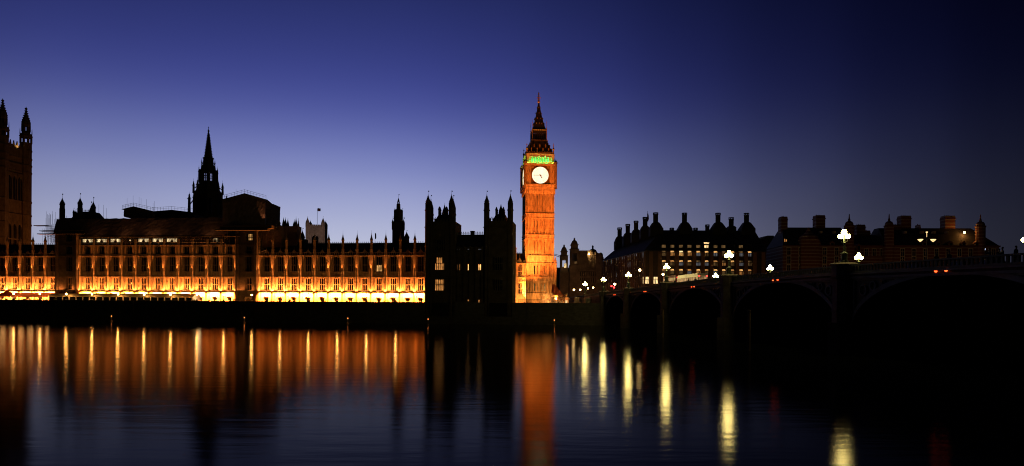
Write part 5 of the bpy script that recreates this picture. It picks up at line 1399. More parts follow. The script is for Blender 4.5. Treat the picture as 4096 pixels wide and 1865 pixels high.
for px, top, fl in ((2621, 851, 26), (2736.5, 852, 26), (2870.5, 852.5, 27), (2984.5, 853, 27), (2923.5, 870.5, 16)): chim(px, top, 893 if fl > 20 else 908, 922, 304, 9.6, fl)
for px, top in ((2686, 912), (2781, 912), (2828, 899)): chim(px, top, 935, 930, 306, 8, 0)
for px, top, Y, l in ((2578.5, 869, 312, False), (2543, 884, 323, False), (2510, 897, 335, True), (2477.5, 911, 346, True)): chim(px, top, top + 38, top + 62, Y, 8.6, 20, l)
fpz = P(2589, 920, 330); m = MB(); m.tube((fpz.x - A.x, 40, fpz.z - GZ - 3), (fpz.x - A.x, 40, P(2589, 844, 330).z - GZ), .14, .08); fp = m.build('flagpole', 'iron', mo)
m = MB(); m.lathe(fpz.x - A.x + .3, 40, [(.05, P(2589, 888, 330).z - GZ), (.5, P(2589, 876, 330).z - GZ), (.35, P(2589, 862, 330).z - GZ), (.05, P(2589, 852, 330).z - GZ)], 6); m.build('flag', 'flag', fp)

# dark block between
r, z, k = silh('flat_roofed_block', 'plain dark flat roofed block between the modern offices and striped brick building', 'building', 3092, 330)
m = MB(); X = lambda px: (px - 3092) * k; m.box(X(3040), X(3140), 0, 20, 0, z(955)); m.box(X(3058), X(3122), 1, 12, z(956), z(945)); m.box(X(3075), X(3100), 2, 6, z(946), z(941)); m.build('wall', 'dark_stone', r)
for px in (3068, 3084, 3100, 3116):
    for py in (985, 1010, 1035):
        g = MB(); g.box(X(px) - .6, X(px) + .6, -.06, .02, z(py + 6), z(py - 6)); g.build('window', 'glass', r)

# ------------------------------------------------------------------ striped brick police offices
def brick_block(name, label, xl, xr, ridge, eave, Y, gables, dorms, chims, lits, rows, slopeL, slopeR):
    c = (xl + xr) / 2; r, z, k = silh(name, label, 'building', c, Y, R(-2)); X = lambda px: (px - c) * k
    m = MB(); m.box(X(xl), X(xr), 0, 22, 0, z(eave)); m.box(X(xl) - .3, X(xr) + .3, -.5, 0, z(eave) - .4, z(eave) + .3); m.build('wall', 'brick', r)
    m = MB(); m.loft([(X(xl), 0, z(eave) + .3), (X(xr), 0, z(eave) + .3), (X(xr), 22, z(eave) + .3), (X(xl), 22, z(eave) + .3)], [(X(xl + slopeL), 9, z(ridge)), (X(xr - slopeR), 9, z(ridge)), (X(xr - slopeR), 13, z(ridge)), (X(xl + slopeL), 13, z(ridge))]); ro = m.build('roof', 'slate', r)
    for px, py, w_, kind in dorms:
        m = MB(); h = w_ * k / 2; m.box(X(px) - h, X(px) + h, -.3, 4, z(py + 10), z(py - 7)); m.xz([(X(px) - h * 1.25, z(py - 7)), (X(px) + h * 1.25, z(py - 7)), (X(px), z(py - 16))], -.4, 4); o = m.build('dormer', 'brick', ro)
        g = MB(); g.box(X(px) - h * .65, X(px) + h * .65, -.36, -.3, z(py + 9), z(py - 6)); g.build('window', kind, o)
    for px, py in lits:
        m = MB(); m.box(X(px) - .55, X(px) + .55, 4.2, 6, z(py + 4), z(py - 5)); o = m.build('roof_dormer', 'pale_stone', ro)
    for px, w_, top, foot in chims:
        m = MB(); h = w_ * k / 2; m.box(X(px) - h, X(px) + h, 8, 12, z(foot), z(top + 4)); m.box(X(px) - h * 1.12, X(px) + h * 1.12, 7.8, 12.2, z(top + 15), z(top + 12)); m.box(X(px) - h * .95, X(px) + h * .95, 8.2, 11.8, z(top + 4), z(top)); 
        for q in range(3): m.tube((X(px) - h * .6 + q * h * .4, 10, z(top)), (X(px) - h * .6 + q * h * .4, 10, z(top - 5)), .12, .1, 4)
        m.build('chimney', 'brick', r)
    for px, base, tip in gables:
        m = MB(); m.prism(X(px), 1, 0, z(base + 12), 18 * k, n=12); m.prism(X(px), 1, z(base + 14), z(base + 8), 20 * k, n=12); m.lathe(X(px), 1, [(15 * k, z(base + 10)), (16 * k, z(base + 2)), (12 * k, z(base - 6)), (6 * k, z(base - 9)), (4 * k, z(base - 12)), (5 * k, z(base - 15)), (2.8 * k, z(base - 20)), (1.4 * k, z(tip))], 12); m.build('onion_turret', 'brick', r)
    w0 = None
    for row, n in rows:
        for i in range(n):
            x = X(xl) + (X(xr) - X(xl)) * (i + .5) / n
            if w0 is None:
                g = MB(); g.box(-.75, .75, -.1, .0, -1.5, 1.5); w0 = g.build('window', 'glass', r); t = MB(); t.box(-1, -.75, -.2, 0, -1.7, 1.7); t.box(.75, 1, -.2, 0, -1.7, 1.7); t.box(-1, 1, -.2, 0, 1.5, 1.9); t.box(-.06, .06, -.16, -.1, -1.5, 1.5); t.box(-.75, .75, -.16, -.1, .2, .32); under(t.build('window_frame', 'pale_stone', w0), w0); o = w0
            else: o = copy_part(w0, r)
            o.location = (x, -.01, z(row))
    return r, z, k, X
r, z, k, X = brick_block('striped_building', 'striped red brick building with two big chimneys behind the nearest triple lamp', 3132, 3415, 901, 985, 300, ((3397, 893, 855),), ((3272, 977, 16, 'glass'), (3326, 979, 16, 'glass'), (3430, 990, 14, 'glass')), ((3164, 26, 857, 930), (3311, 37, 851, 905)), ((3299, 925), (3353, 925), (3315, 954), (3262, 954)), ((1005, 6), (1040, 6), (1075, 6)), 28, 20)
m = MB(); cx = X(3235); m.box(cx - 4, cx + 4, -1.6, 3, 0, z(960)); m.lathe(cx, .5, [(4.2, z(960)), (3.6, z(945)), (2.2, z(936)), (1.0, z(925)), (.3, z(910))], 8); m.build('gabled_bay', 'brick', r)
m = MB(); m.box(X(3137), X(3141), -.08, -.02, z(968), z(956)); m.box(X(3143.5), X(3147), -.08, -.02, z(968), z(958)); m.build('lit_window', 'win_warm', r)
r, z, k, X = brick_block('striped_building', 'low link of striped brick with one broad chimney between two taller blocks', 3417, 3541, 932, 985, 304, (), (), ((3478, 34, 890, 940), (3505, 20, 914, 940)), (), ((1010, 4),), 2, 2)
m = MB(); m.tube((X(3417), 1, z(965)), (X(3417), 1, z(900)), .12, .06); m.ball((X(3417), 1, z(912)), .4); m.build('finial', 'iron', r)
r, z, k, X = brick_block('striped_building', 'longest striped brick block with a row of dormers and turrets at both ends', 3545, 3990, 904, 985, 300, ((3563, 894, 855), (3922, 895, 857)), ((3697, 980, 15, 'glass'), (3751, 980, 15, 'glass'), (3800, 980, 15, 'glass'), (3851, 980, 15, 'glass'), (3902, 980, 15, 'glass')), ((3665, 40, 853, 905), (3842, 41, 853, 905), (3628, 30, 890, 910), (3721, 4, 890, 910)), ((3645, 926), (3713, 926), (3760, 926), (3812, 926), (3678, 953), (3780, 953), (3830, 953), (3882, 953)), ((1010, 10), (1042, 10)), 12, 60)
m = MB(); m.ball((X(3877), 4.1, z(926)), .4); m.build('lit_window', 'lit_terrace', r)
# street lights that stand between the bridge end and those buildings
def street_lamp(label, px, py, Y, kind='lit_street', r_=.42, arms=0, zb=GZ, group=None):
    b = P(px, py, Y); r = thing('street_lamp', label, 'street lamp', (b.x, Y, zb), 0, group)
    h = b.z - zb; m = MB(); m.lathe(0, 0, [(.16, 0), (.14, 1), (.09, 1.2), (.06, h - .4)]); m.build('post', 'iron', r)
    m = MB(); m.ball((0, 0, h), r_); m.build('globe', kind, r, True)
    m = MB(); m.lathe(0, 0, [(r_ * .5, h + r_ * .9), (r_ * .3, h + r_ * 1.2), (.03, h + r_ * 1.6)]); m.build('cap', 'iron', r); return r
street_lamp('small orange street lamp nearest the glowing kiosk', 2296, 1160, 300); street_lamp('small orange street lamp below the taller domed tower', 2321, 1160, 320)
street_lamp('faint street lamp just behind the triple lamp on the embankment', 2352, 1154, 330, r_=.36); street_lamp('faint street lamp before the stone offices, under the dome', 2373, 1151, 340, r_=.38)
street_lamp('single street lamp above the red traffic lights', 2459, 1137, 262); street_lamp('tall single street lamp before the office corner', 2559, 1081, 275, r_=.5)
street_lamp('low warm lamp right beside the second triple lamp, by the offices', 2652, 1098, 262, r_=.42)
for px, py, lab in ((3674, 972, 'left'), (3742, 968, 'right')): pass
b = P(3707, 966, 190); r = thing('street_lamp', 'double headed street lamp glowing above the bridge parapet beyond the largest triple lamp', 'street lamp', (b.x, 190, 9.3))
h = b.z - 9.3; m = MB(); m.tube((0, 0, 0), (0, 0, h + 1.2), .12, .08); m.tube((-1.9, 0, h + .6), (1.9, 0, h + .9), .07); m.build('post', 'iron', r)
for s in (-1, 1): m = MB(); m.lathe(s * 1.8, 0, [(.12, h - .15), (.75, h + .5), (.75, h + .6)], 10); m.build('lantern', 'win_lobby', r)
m = MB(); m.ball((0, 0, h + 2.6), .3, sz=.6); m.tube((0, 0, h + 1.2), (0, 0, h + 2.5), .07); m.build('lantern', 'win_lobby', r)
for loc, pw in (((70, 262, 12), 2600), ((95, 268, 9), 2600), ((125, 272, 9), 2600), ((165, 272, 9), 3200), ((190, 275, 9), 3200), ((54, 282, 8), 1500), ((45, 330, 8), 2500), ((50, 300, 8), 2500)):
    lamp('POINT', 'street_light', loc, pw * .28, (1, .42, .16), shadow_soft_size=.3)
def traffic_light(label, px, py, Y, n):
    b = P(px, py, Y); r = thing('traffic_light', label, 'traffic light', (b.x, Y, GZ + 4)); h = b.z - GZ - 4
    m = MB(); m.tube((0, 0, 0), (0, 0, h), .07); m.box(-.2, .2, -.1, .15, h - .75, h + .3); m.build('post', 'iron', r)
    m = MB(); m.ball((0, -.2, h), .34, sz=1); m.build('red_lamp', 'lit_red', r)
traffic_light('red traffic light, the higher of two by the bridge end', 2446, 1145, 244, 0); traffic_light('red traffic light, the lower of two by the bridge end', 2456, 1150, 240, 0)

# ------------------------------------------------------------------ the bridge
PROF = [(-60, 9.8), (0, 11.05), (29, 11.3), (61, 11.75), (96, 12.0), (132, 11.92), (160, 11.4), (200, 10.6), (232, 10.0)]
def ptop(x):
    for (a, za), (b, zb) in zip(PROF, PROF[1:]):
        if x <= b: return za + (zb - za) * (x - a) / (b - a)
    return PROF[-1][1]
DK = 1.15
PIER = [0, 29, 61.3, 96, 132.1, 168.2, 202.9]
BW = 26.0
br = thing('bridge', 'long dark green arched bridge with stone piers crossing to the far bank', 'bridge', BR.w(0), BR.a)
for i, (a, b) in enumerate(zip(PIER, PIER[1:] + [228])):
    xa, xb = a + 1.55, b - 1.55; xm = (xa + xb) / 2; hw = (xb - xa) / 2; zc = ptop(xm) - 1.75; zs = 3.2
    n = 28; arc = [(xm - hw * math.cos(math.pi * j / n), zs + (zc - zs) * math.sin(math.pi * j / n)) for j in range(n + 1)]
    m = MB()
    for j in range(n):                                     # spandrel and vault
        (x0, z0), (x1, z1) = arc[j], arc[j + 1]
        m._add([(x0, y, z) for y in (.35, BW) for z in (z0, max(z0 + .05, ptop(x0) - DK - .3))] + [(x1, y, z) for y in (.35, BW) for z in (z1, max(z1 + .05, ptop(x1) - DK - .3))],
               [(0, 4, 5, 1), (2, 3, 7, 6), (0, 2, 6, 4), (1, 5, 7, 3)])
    o = m.build('arch_span', 'green_paint', br)
    m = MB()
    for j in range(n):
        (x0, z0), (x1, z1) = arc[j], arc[j + 1]; t0, t1 = math.pi * j / n, math.pi * (j + 1) / n; w_ = .62
        p = [(x0, z0 - .02), (x1, z1 - .02), (x1 - w_ * math.cos(t1) * .6, z1 + w_ * (.35 + .65 * math.sin(t1))), (x0 - w_ * math.cos(t0) * .6, z0 + w_ * (.35 + .65 * math.sin(t0)))]
        m.xz(p, .05, .36)
    m.build('arch_ring', 'bridge_pale', o)
    for s in (-1, 1):                                      # pierced spandrel panels: frame with roundels
        m = MB()
        xe = xm + s * (hw - .25)
        zt = ptop(xe) - DK - .75
        m.box(*sorted((xe, xe - s * .3)), .12, .36, zs + 2.6, zt); xq = xm + s * hw * .42; m._add([(xe, .12, zt), (xq, .12, ptop(xq) - DK - .75), (xq, .12, ptop(xq) - DK - .95), (xe, .12, zt - .25)], [(0, 1, 2, 3)])
        for q in (.86, .74, .62):
            xx = xm + s * hw * q; zz_ = (ptop(xx) - DK - .9 + zs + (zc - zs) * math.sin(math.acos(q)) + .5) / 2; rr = min(.75, (ptop(xx) - DK - .9 - zz_) * .8)
            for j in range(12):
                a0, a1 = j * math.pi / 6, (j + 1) * math.pi / 6; m.xz([(xx + rr * math.cos(a0), zz_ + rr * math.sin(a0)), (xx + rr * math.cos(a1), zz_ + rr * math.sin(a1)), (xx + rr * .75 * math.cos(a1), zz_ + rr * .75 * math.sin(a1)), (xx + rr * .75 * math.cos(a0), zz_ + rr * .75 * math.sin(a0))], .1, .35)
        m.build('spandrel_tracery', 'bridge_pale', o)
    for s in (-.5, .5):
        m = MB(); m.ball((xm + s * 1.5 - .4, -.05, zc + .42), .17); m.build('navigation_light', 'lit_nav', br)
    m = MB(); m.box(xm - 1.5, xm + .8, .0, .12, zc + .2, zc + .62); m.build('navigation_board', 'iron', br)
for i, x in enumerate(PIER):
    if i == 0: 
        m = MB(); m.box(-9, 1.5, -1.2, BW + 1.2, -2, ptop(0) - DK - .3); m.build('abutment', 'granite', br)
    m = MB(); zt = ptop(x)
    m.xy([(x - 1.55, .2), (x - 1.3, -1.4), (x, -2.3), (x + 1.3, -1.4), (x + 1.55, .2), (x + 1.55, BW - .2), (x + 1.3, BW + 1.4), (x, BW + 2.3), (x - 1.3, BW + 1.4), (x - 1.55, BW - .2)], -2, 4.2)
    m.box(x - 1.5, x + 1.5, 0.3, BW - .3, 4.15, zt - 1.5)
    for y0 in (-.35, BW - .35):
        m.prism(x, y0 + .35, 4.2, zt - 1.9, 1.5, 1.42); m.prism(x, y0 + .35, zt - 1.9, zt - 1.6, 1.6, 1.75); m.prism(x, y0 + .35, zt - 1.6, zt + .05, 1.55); m.prism(x, y0 + .35, zt + .05, zt + .27, 1.85, 1.6); m.prism(x, y0 + .35, 5.6, 5.85, 1.62)
    m.build('pier', 'granite', br)
XS = [-58 + 2.0 * i for i in range(145)]
m = MB()
for a, b in zip(XS, XS[1:]):
    za, zb = ptop(a) - DK, ptop(b) - DK; m._add([(a, 0, za - .45), (b, 0, zb - .45), (b, BW, zb - .45), (a, BW, za - .45), (a, 0, za), (b, 0, zb), (b, BW, zb), (a, BW, za)], [(0, 3, 2, 1), (4, 5, 6, 7), (0, 1, 5, 4), (2, 3, 7, 6)])
m.build('deck', 'asphalt', br)
def strip(mb, z0, z1, y0, y1, xs=XS, clear=True):
    for a, b in zip(xs, xs[1:]):
        ta, tb = ptop(a), ptop(b)
        mb._add([(a, y0, ta + z0), (b, y0, tb + z0), (b, y1, tb + z0), (a, y1, ta + z0), (a, y0, ta + z1), (b, y0, tb + z1), (b, y1, tb + z1), (a, y1, ta + z1)], [(0, 3, 2, 1), (4, 5, 6, 7), (0, 1, 5, 4), (2, 3, 7, 6)])
for y0, face in ((0, -1), (BW - .4, 1)):
    m = MB(); strip(m, -.2, -.02, y0 - .08, y0 + .45); strip(m, -DK - .02, -.85, y0 + .02, y0 + .38)
    x = -57
    while x < 228:
        t = ptop(x); m.box(x - .13, x + .13, y0 + .1, y0 + .3, t - .86, t - .19)
        x += .62
    m.build('parapet', 'green_paint', br)
    m = MB(); strip(m, -DK - .18, -DK - .02, *(sorted((y0 + (.0 if face < 0 else .4), y0 + (-.3 if face < 0 else .7))))); strip(m, -DK - .75, -DK - .45, *(sorted((y0 + (.02 if face < 0 else .38), y0 + (-.14 if face < 0 else .54))))); m.build('cornice', 'bridge_pale', br)
m = MB()
for y0, y1 in ((.5, 4.3), (BW - 4.3, BW - .5)):
    strip(m, -DK + .004, -DK + .15, y0, y1)
m.build('pavement', 'granite', br)
m = MB()
for a in XS[::2]:
    m._add([(a, 12.9, ptop(a) - DK + .006), (a + 2, 12.9, ptop(a + 2) - DK + .006), (a + 2, 13.1, ptop(a + 2) - DK + .006), (a, 13.1, ptop(a) - DK + .006)], [(0, 1, 2, 3)])
m.build('lane_marking', 'white_frame', br)

# ------------------------------------------------------------------ triple lamps on the bridge
def triple_lamp():
    r = thing('triple_lamp', 'x', 'bridge lamp', group='triple globe lamps along the bridge')
    t = TREE.setdefault(r.name, [])
    m = MB(); m.lathe(0, 0, [(.62, .27), (.6, .5), (.42, .62), (.42, 1.45), (.5, 1.55), (.3, 1.7), (.17, 1.85), (.15, 2.9), (.24, 2.95), (.24, 3.02), (.12, 3.1), (.1, 4.05)], 8)
    for k in range(8):
        a = math.pi / 8 + k * math.pi / 4; m.tube((.46 * math.cos(a), .46 * math.sin(a), 1.4), (.46 * math.cos(a), .46 * math.sin(a), 1.72), .05, .02, 4)
    t.append(m.build('post', 'green_paint', r))
    m = MB()
    for s in (-1, 1):
        pts = [(0, 3.05), (s * .3, 3.1), (s * .46, 3.3), (s * .5, 3.45)]
        for (xa, za), (xb, zb) in zip(pts, pts[1:]): m.tube((xa, 0, za), (xb, 0, zb), .06)
        m.lathe(s * .5, 0, [(.1, 3.4), (.24, 3.5), (.2, 3.55)]); m.lathe(s * .5, 0, [(.2, 4.1), (.1, 4.22), (.02, 4.4)])
    m.lathe(0, 0, [(.1, 4.0), (.24, 4.08), (.2, 4.14)]); m.lathe(0, 0, [(.2, 4.74), (.1, 4.86), (.02, 5.1)])
    t.append(m.build('bracket', 'iron', r))
    for x, z in ((-.5, 3.82), (.5, 3.82), (0, 4.44)):
        m = MB(); m.lathe(x, 0, [(.2, z - .28), (.31, z - .05), (.32, z + .06), (.2, z + .27), (.1, z + .31)], 10); t.append(m.build('lantern', 'lit_globe', r, True))
    return r
tp = None
A0 = math.atan2(0, 1)
names = {0: 'at the far bridge end', 1: 'second out from the far bank', 2: 'third out from the far bank', 3: 'fourth out from the far bank', 4: 'largest, nearest before the striped building'}
for i, x in list(enumerate(PIER[:5])) + [(-1, -28.0)]:
    b = BR.w(x, 0, ptop(x))
    lab = 'triple globe lamp on the near parapet, ' + names[i] if i >= 0 else 'triple globe lamp on the embankment approach before the stone offices'
    if tp is None: tp = triple_lamp(); tp.location = b; tp['label'] = lab
    else: dup_thing(tp, b, None, lab)
for i, x in enumerate(PIER[1:6], 1):
    if i == 1: continue
    lab = 'triple globe lamp on the far parapet, ' + {2: 'just beyond the nearer parapet lamp by the coach', 3: 'low between two bigger lamps', 4: 'seen just past the largest lamp', 5: 'hard by the dark bus'}[i]
    if i == 4: lab = 'triple globe lamp on the far parapet at the very edge of the view'
    if i == 3: lab = 'triple globe lamp on the far parapet, just past the largest lamp'
    if i == 2: lab = 'small lamp cluster on the far parapet, past the fourth lamp'
    if i == 5: continue
    dup_thing(tp, BR.w(x, BW + (1.1 if i == 4 else 0), ptop(x)), None, lab)
dup_thing(tp, BR.w(29, BW, ptop(29)), None, 'faint lamp cluster on the far parapet where the coach ends')
# the approach on the far bank
ap = thing('approach_wall', 'dark stone approach wall with steps leading off the far bridge end', 'wall', BR.w(0), BR.a)
m = MB(); m.box(-60, -9.1, -.6, .4, -2, 9.7); m.box(-60, -9.1, .4, BW, 6.0, 9.0); m.box(-16, -9.2, -3.4, -.7, -2, 7.2); m.box(-14, -9.3, -4.6, -3.5, -2, 6.0)
for i in range(8): m.box(-24 + i, -23 + i, -2.4, -.7, 0, 6.4 + .4 * i)
m.build('masonry', 'granite', ap)
m = MB()
for i in range(12): m.box(-24 + i * .7, -23.94 + i * .7, -2.4, -2.34, 6.4 + .28 * i, 7.5 + .28 * i)
m.tube((-24, -2.37, 7.5), (-16, -2.37, 10.7), .05); m.build('handrail', 'scaffold', ap)
pl = thing('stone_pylon', 'pale stone pylon with a statue plinth by the river steps at the bridge end', 'pylon', BR.w(-26, -3.5, GZ - 1))
m = MB(); m.square(0, 0, [(1.0, 0), (1.0, 2.2), (1.2, 2.3), (1.2, 2.6), (.8, 2.7), (.8, 4.0), (.95, 4.1), (.5, 4.4)]); m.build('plinth', 'bridge_pale', pl)

# ------------------------------------------------------------------ vehicles at rest on the bridge
def wheels(root, L, W_, r_, xs):
    for x in xs:
        for s in (-1, 1):
            m = MB(); m.M = Matrix.Translation((x, s * (W_ / 2 - .12), r_)) @ Matrix.Rotation(math.pi / 2, 4, 'X'); m.prism(0, 0, -.13, .13, r_, n=14); o = m.build('wheel', 'tyre', root)
            m = MB(); m.M = Matrix.Translation((x, s * (W_ / 2 - .12), r_)) @ Matrix.Rotation(math.pi / 2, 4, 'X'); m.prism(0, 0, -.15, .15, r_ * .55, n=10); m.build('hub', 'white_frame', o)
def rounded(L, W_, z0, z1, r_):
    """side profile with rounded roof ends, extruded over the width with chamfered roof"""
    m = MB(); a = [(-L / 2, z0), (L / 2, z0), (L / 2 - .02, z1 - r_), (L / 2 - r_ * .5, z1 - r_ * .3), (L / 2 - r_ * 1.2, z1), (-L / 2 + r_ * 1.2, z1), (-L / 2 + r_ * .5, z1 - r_ * .3), (-L / 2, z1 - r_)]
    m.xz(a, -W_ / 2, W_ / 2); return m
def bus(name, label, loc, rz, L, Hh, decks, paint, glass, rows):
    r = thing(name, label, 'bus' if decks == 2 else 'coach', loc, rz); W_ = 2.5
    rounded(L, W_, .35, Hh, .45).build('body', paint, r)
    for z0, z1 in rows:
        n = 7; st = (L - 1.4) / n
        for s in (-1, 1):
            m = MB(); m.box(-L / 2 + .7, L / 2 - .7, *sorted((s * (W_ / 2 + .004), s * (W_ / 2 + .03))), z0, z1); o = m.build('side_window', glass, r)
            m = MB()
            for i in range(n + 1): x = -L / 2 + .7 + st * i; m.box(x - .06, x + .06, *sorted((s * (W_ / 2 + .03), s * (W_ / 2 + .05))), z0, z1)
            m.build('window_pillar', paint, o)
        for s in (-1, 1):
            m = MB(); m.box(*sorted((s * (L / 2 + .004), s * (L / 2 + .03))), -W_ / 2 + .25, W_ / 2 - .25, z0, z1); m.build('windscreen' if s > 0 else 'rear_window', glass, r)
    for s in (-1, 1):
        m = MB(); m.box(L / 2 + .0, L / 2 + .05, s * .9 - .16, s * .9 + .16, .75, .98); m.build('headlight', 'lit_head' if decks == 1 else 'white_frame', r)
        m = MB(); m.box(-L / 2 - .05, -L / 2, s * 1.0 - .12, s * 1.0 + .12, 1.0, 1.5); m.build('tail_light', 'lit_red', r)
        m = MB(); m.box(-L / 2 - .05, -L / 2 + .02, s * .95 - .2, s * .95 + .2, Hh - .75, Hh - .55); m.build('high_light', 'lit_red', r)
    wheels(r, L, W_, .48, (-L / 2 + 2.6, L / 2 - 2.4)); return r
def on_deck(x, y): return BR.w(x, y, ptop(x) - DK + .01)
def at_deck(px, y): return BR.at(px, 1100, y)[0]
west, east = BR.a + math.pi, BR.a
xa, xb = at_deck(2728, 8.5), at_deck(2812, 8.5)
M['bus_win'] = emis('lit_bus_window', (1, .55, .24), .3, .7, 1.2, 8)
bus('coach', 'white coach with dim windows stopped on the bridge beyond the third triple lamp', on_deck((xa + xb) / 2, 8.5), west, min(14, xb - xa), 3.7, 1, 'white_paint', 'bus_win', ((1.9, 2.9),))
xa, xb = at_deck(2668, 9.5), at_deck(2724, 9.5)
bus('red_bus', 'red double decker bus with amber lit windows just behind the white coach', on_deck((xa + xb) / 2, 9.5), west, min(11, xb - xa), 4.3, 2, 'red_paint', 'bus_win', ((1.4, 2.2), (2.9, 3.6)))
def car(label, loc, rz, paint, cat='car'):
    r = thing('parked_car', label, cat, loc, rz); L, W_ = 4.4, 1.8
    m = MB(); m.xz([(-2.2, .3), (2.2, .3), (2.2, .75), (1.3, .92), (-1.9, .95), (-2.2, .85)], -W_ / 2, W_ / 2); m.build('body', paint, r)
    m = MB(); m.loft([(-1.7, -.85, .93), (1.2, -.85, .93), (1.2, .85, .93), (-1.7, .85, .93)], [(-1.2, -.68, 1.5), (.5, -.68, 1.5), (.5, .68, 1.5), (-1.2, .68, 1.5)]); o = m.build('cabin', 'glass', r)
    m = MB(); m.box(-1.15, .45, -.66, .66, 1.5, 1.55); m.build('roof', paint, o)
    for s in (-1, 1):
        m = MB(); m.box(2.18, 2.24, s * .65 - .18, s * .65 + .18, .6, .8); m.build('headlight', 'lit_head', r)
        m = MB(); m.box(-2.24, -2.18, s * .68 - .18, s * .68 + .18, .65, .88); m.build('tail_light', 'lit_red', r)
    wheels(r, L, W_, .32, (-1.35, 1.35)); return r
car('amber car facing out with glowing headlights near the far bridge end', on_deck(at_deck(2560, 6), 6), east, 'yellow_paint')
car('grey car showing red tail lights near the far bridge end', on_deck(at_deck(2600, 7), 7), west, 'grey_paint')
for px, lab in ((3660, 'dark car behind the balusters beneath the double street lamp'), (3840, 'dark car behind the balusters, between two people in dark coats'), (3960, 'dark car behind the balusters, last before the lamp at the edge')):
    car(lab, on_deck(at_deck(px, 12.5), 12.5), west, 'grey_paint')
# ------------------------------------------------------------------ people on the bridge pavement
def person_mesh(arms):
    """one continuous skinned body; arms: 'down', 'rail' or 'phone'"""
    V = [(0, 0, .95), (0, 0, 1.15), (0, 0, 1.36), (0, 0, 1.47), (0, .02, 1.55), (0, .03, 1.66), (0, .02, 1.73)]
    rad = [(.16, .12), (.15, .11), (.19, .12), (.062, .062), (.075, .085), (.082, .1), (.05, .06)]
    E = [(0, 1), (1, 2), (2, 3), (3, 4), (4, 5), (5, 6)]
    def chain(start, pts, rr):
        p = start
        for q, r_ in zip(pts, rr): V.append(q); rad.append((r_, r_)); E.append((p, len(V) - 1)); p = len(V) - 1
    for s in (-1, 1):
        chain(0, [(s * .1, 0, .88), (s * .11, .02, .48), (s * .12, -.02, .09), (s * .13, .14, .05)], [.095, .065, .05, .045])
        if arms == 'down': a = [(s * .2, 0, 1.38), (s * .26, -.02, 1.1), (s * .27, .05, .85), (s * .265, .07, .77)]
        elif arms == 'rail': a = [(s * .2, .02, 1.38), (s * .25, .1, 1.14), (s * .2, .36, 1.1), (s * .19, .44, 1.1)]
        else: a = [(s * .2, .02, 1.38), (s * .24, .2, 1.2), (s * .09, .4, 1.5), (s * .05, .42, 1.58)]
        chain(2, a, [.075, .056, .04, .042])
    me = bpy.data.meshes.new('person'); me.from_pydata(V, E, []); me.materials.append(M['person'])
    o = bpy.data.objects.new('person', me); COL.objects.link(o)
    o.modifiers.new('skin', 'SKIN'); o.modifiers.new('sub', 'SUBSURF').levels = 1; o.modifiers['sub'].render_levels = 1
    for sv, r_ in zip(me.skin_vertices[0].data, rad): sv.radius = r_
    me.skin_vertices[0].data[0].use_root = True
    h = MB(); h.lathe(0, 0, [(.088, 1.63), (.102, 1.69), (.09, 1.755), (.045, 1.79)], 10); hh = h.build('hair', 'hair', o); hh.location = (0, -.005, 0)
    for s in (-1, 1):
        h = MB(); f_ = {'down': (s * .265, .075, .7), 'rail': (s * .19, .47, 1.1), 'phone': (s * .05, .43, 1.63)}[arms]
        for j in range(4): h.tube((f_[0] - .03 + .02 * j, f_[1], f_[2] + .05), (f_[0] - .03 + .02 * j, f_[1] + .025, f_[2] - .03 + .006 * abs(j - 1.5)), .009, .007, 4)
        h.tube((f_[0] - s * .035, f_[1], f_[2] + .06), (f_[0] - s * .055, f_[1] + .02, f_[2] + .01), .01, .008, 4); h.build('fingers', 'person', o)
    TREE[o.name] = [c for c in kids(o)]
    return o
protos = {}
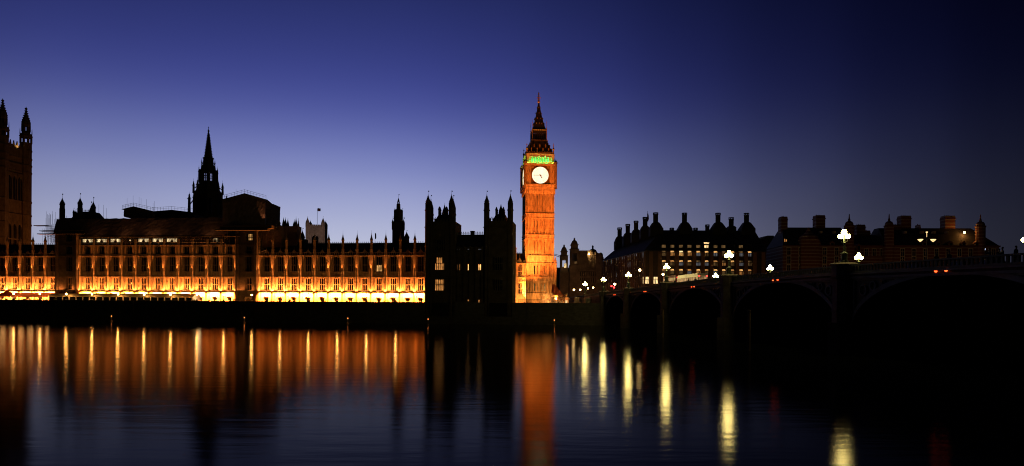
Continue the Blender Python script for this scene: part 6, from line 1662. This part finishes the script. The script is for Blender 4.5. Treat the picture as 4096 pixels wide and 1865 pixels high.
for px, y, arms, turn, sc_, lab in ((2700, 1.3, 'down', 1.4, 1.0, 'person in dark clothes walking past the red bus'), (2755, 1.2, 'rail', 3.1, 1.03, 'person in dark clothes standing before the white coach'), (2782, 1.6, 'down', 1.6, .97, 'person in dark clothes before the front of the coach'),
                                    (3388, 1.2, 'rail', 2.9, 1.02, 'person in dark coat standing right beside the largest triple lamp'), (3745, 1.4, 'down', 1.2, .95, 'person in dark coat low behind the parapet, beneath the double street lamp'), (3797, 1.2, 'down', -1.5, 1.0, 'person in dark coat seen side-on, to the bus side of the double street lamp'),
                                    (3958, 1.3, 'phone', 3.0, 1.0, 'person in dark coat holding up a glowing phone'), (3996, 1.6, 'down', 1.5, .95, 'person in dark coat next to the one raising a phone'), (4010, 1.1, 'rail', 2.7, 1.0, 'person in dark coat leaning on the parapet close to the lamp at the edge'), (4064, 1.3, 'down', -1.3, 1.02, 'person in dark coat nearest the far parapet lamp at the edge')):
    loc = BR.w(at_deck(px, y), y, ptop(at_deck(px, y)) - DK + .15)
    if arms not in protos: o = protos[arms] = person_mesh(arms)
    else:
        o = protos[arms].copy(); COL.objects.link(o)
        for ch in TREE[protos[arms].name]: copy_part(ch, o)
    o.location = loc; o.rotation_euler = (0, 0, BR.a + turn); o.scale = (sc_, sc_, sc_); o['label'] = lab; o['category'] = 'person'; o['group'] = 'people on the bridge pavement'
    if arms == 'phone':
        h = MB(); h.box(-.04, .04, .43, .445, 1.6, 1.74); p_ = h.build('phone', 'phone'); p_.location = loc; p_.rotation_euler = o.rotation_euler; p_['label'] = 'small phone with a lit screen held up by a person on the bridge'; p_['category'] = 'phone'

# ------------------------------------------------------------------ beacons and timber piles in the river
for i, (px, py, wl_) in enumerate(((446, 1265, 1286), (977, 1271, 1292), (1391, 1273.5, 1296), (1712, 1277, 1300), (2217, 1281, 1303))):
    Y = EYE * F / unroll(px, wl_)[1]; b = P(px, wl_, Y); r = thing('beacon_post', 'beacon', 'beacon', (b.x, Y, 0), 0, 'beacon posts in the river')
    r['label'] = f'slim river beacon with a small amber light, {ORD[i]} from the great square tower end'
    h = P(px, py, Y).z; m = MB(); m.lathe(0, 0, [(.42, -1), (.42, .25), (.12, .4), (.1, h - .15), (.2, h - .12), (.2, h - .06)]); m.build('post', 'yellow_buoy', r)
    m = MB(); m.ball((0, 0, h), .12); m.build('lamp', 'lit_amber', r)
for px, pt, wl_, lab in ((2651, 1239, 1350, 'slim wet timber pile standing in the water below the third bridge lamp'), (2996, 1240, 1405, 'taller pale timber pile standing nearest in the water before the bridge')):
    Y = EYE * F / unroll(px, wl_)[1]; b = P(px, wl_, Y); h = P(px, pt, Y).z; r = thing('timber_pile', lab, 'pile', (b.x, Y, 0))
    m = MB(); rr = .15 * (1 + (px > 2900) * .3); m.lathe(0, 0, [(rr, -2), (rr * 1.0, h * .5), (rr * 1.15, h * .9), (rr * 1.2, h - .05), (rr * .6, h)], 9); m.build('shaft', 'timber', r)
    m = MB(); m.prism(0, 0, h - .28, h - .2, rr * 1.35, n=9); m.build('band', 'iron', r)
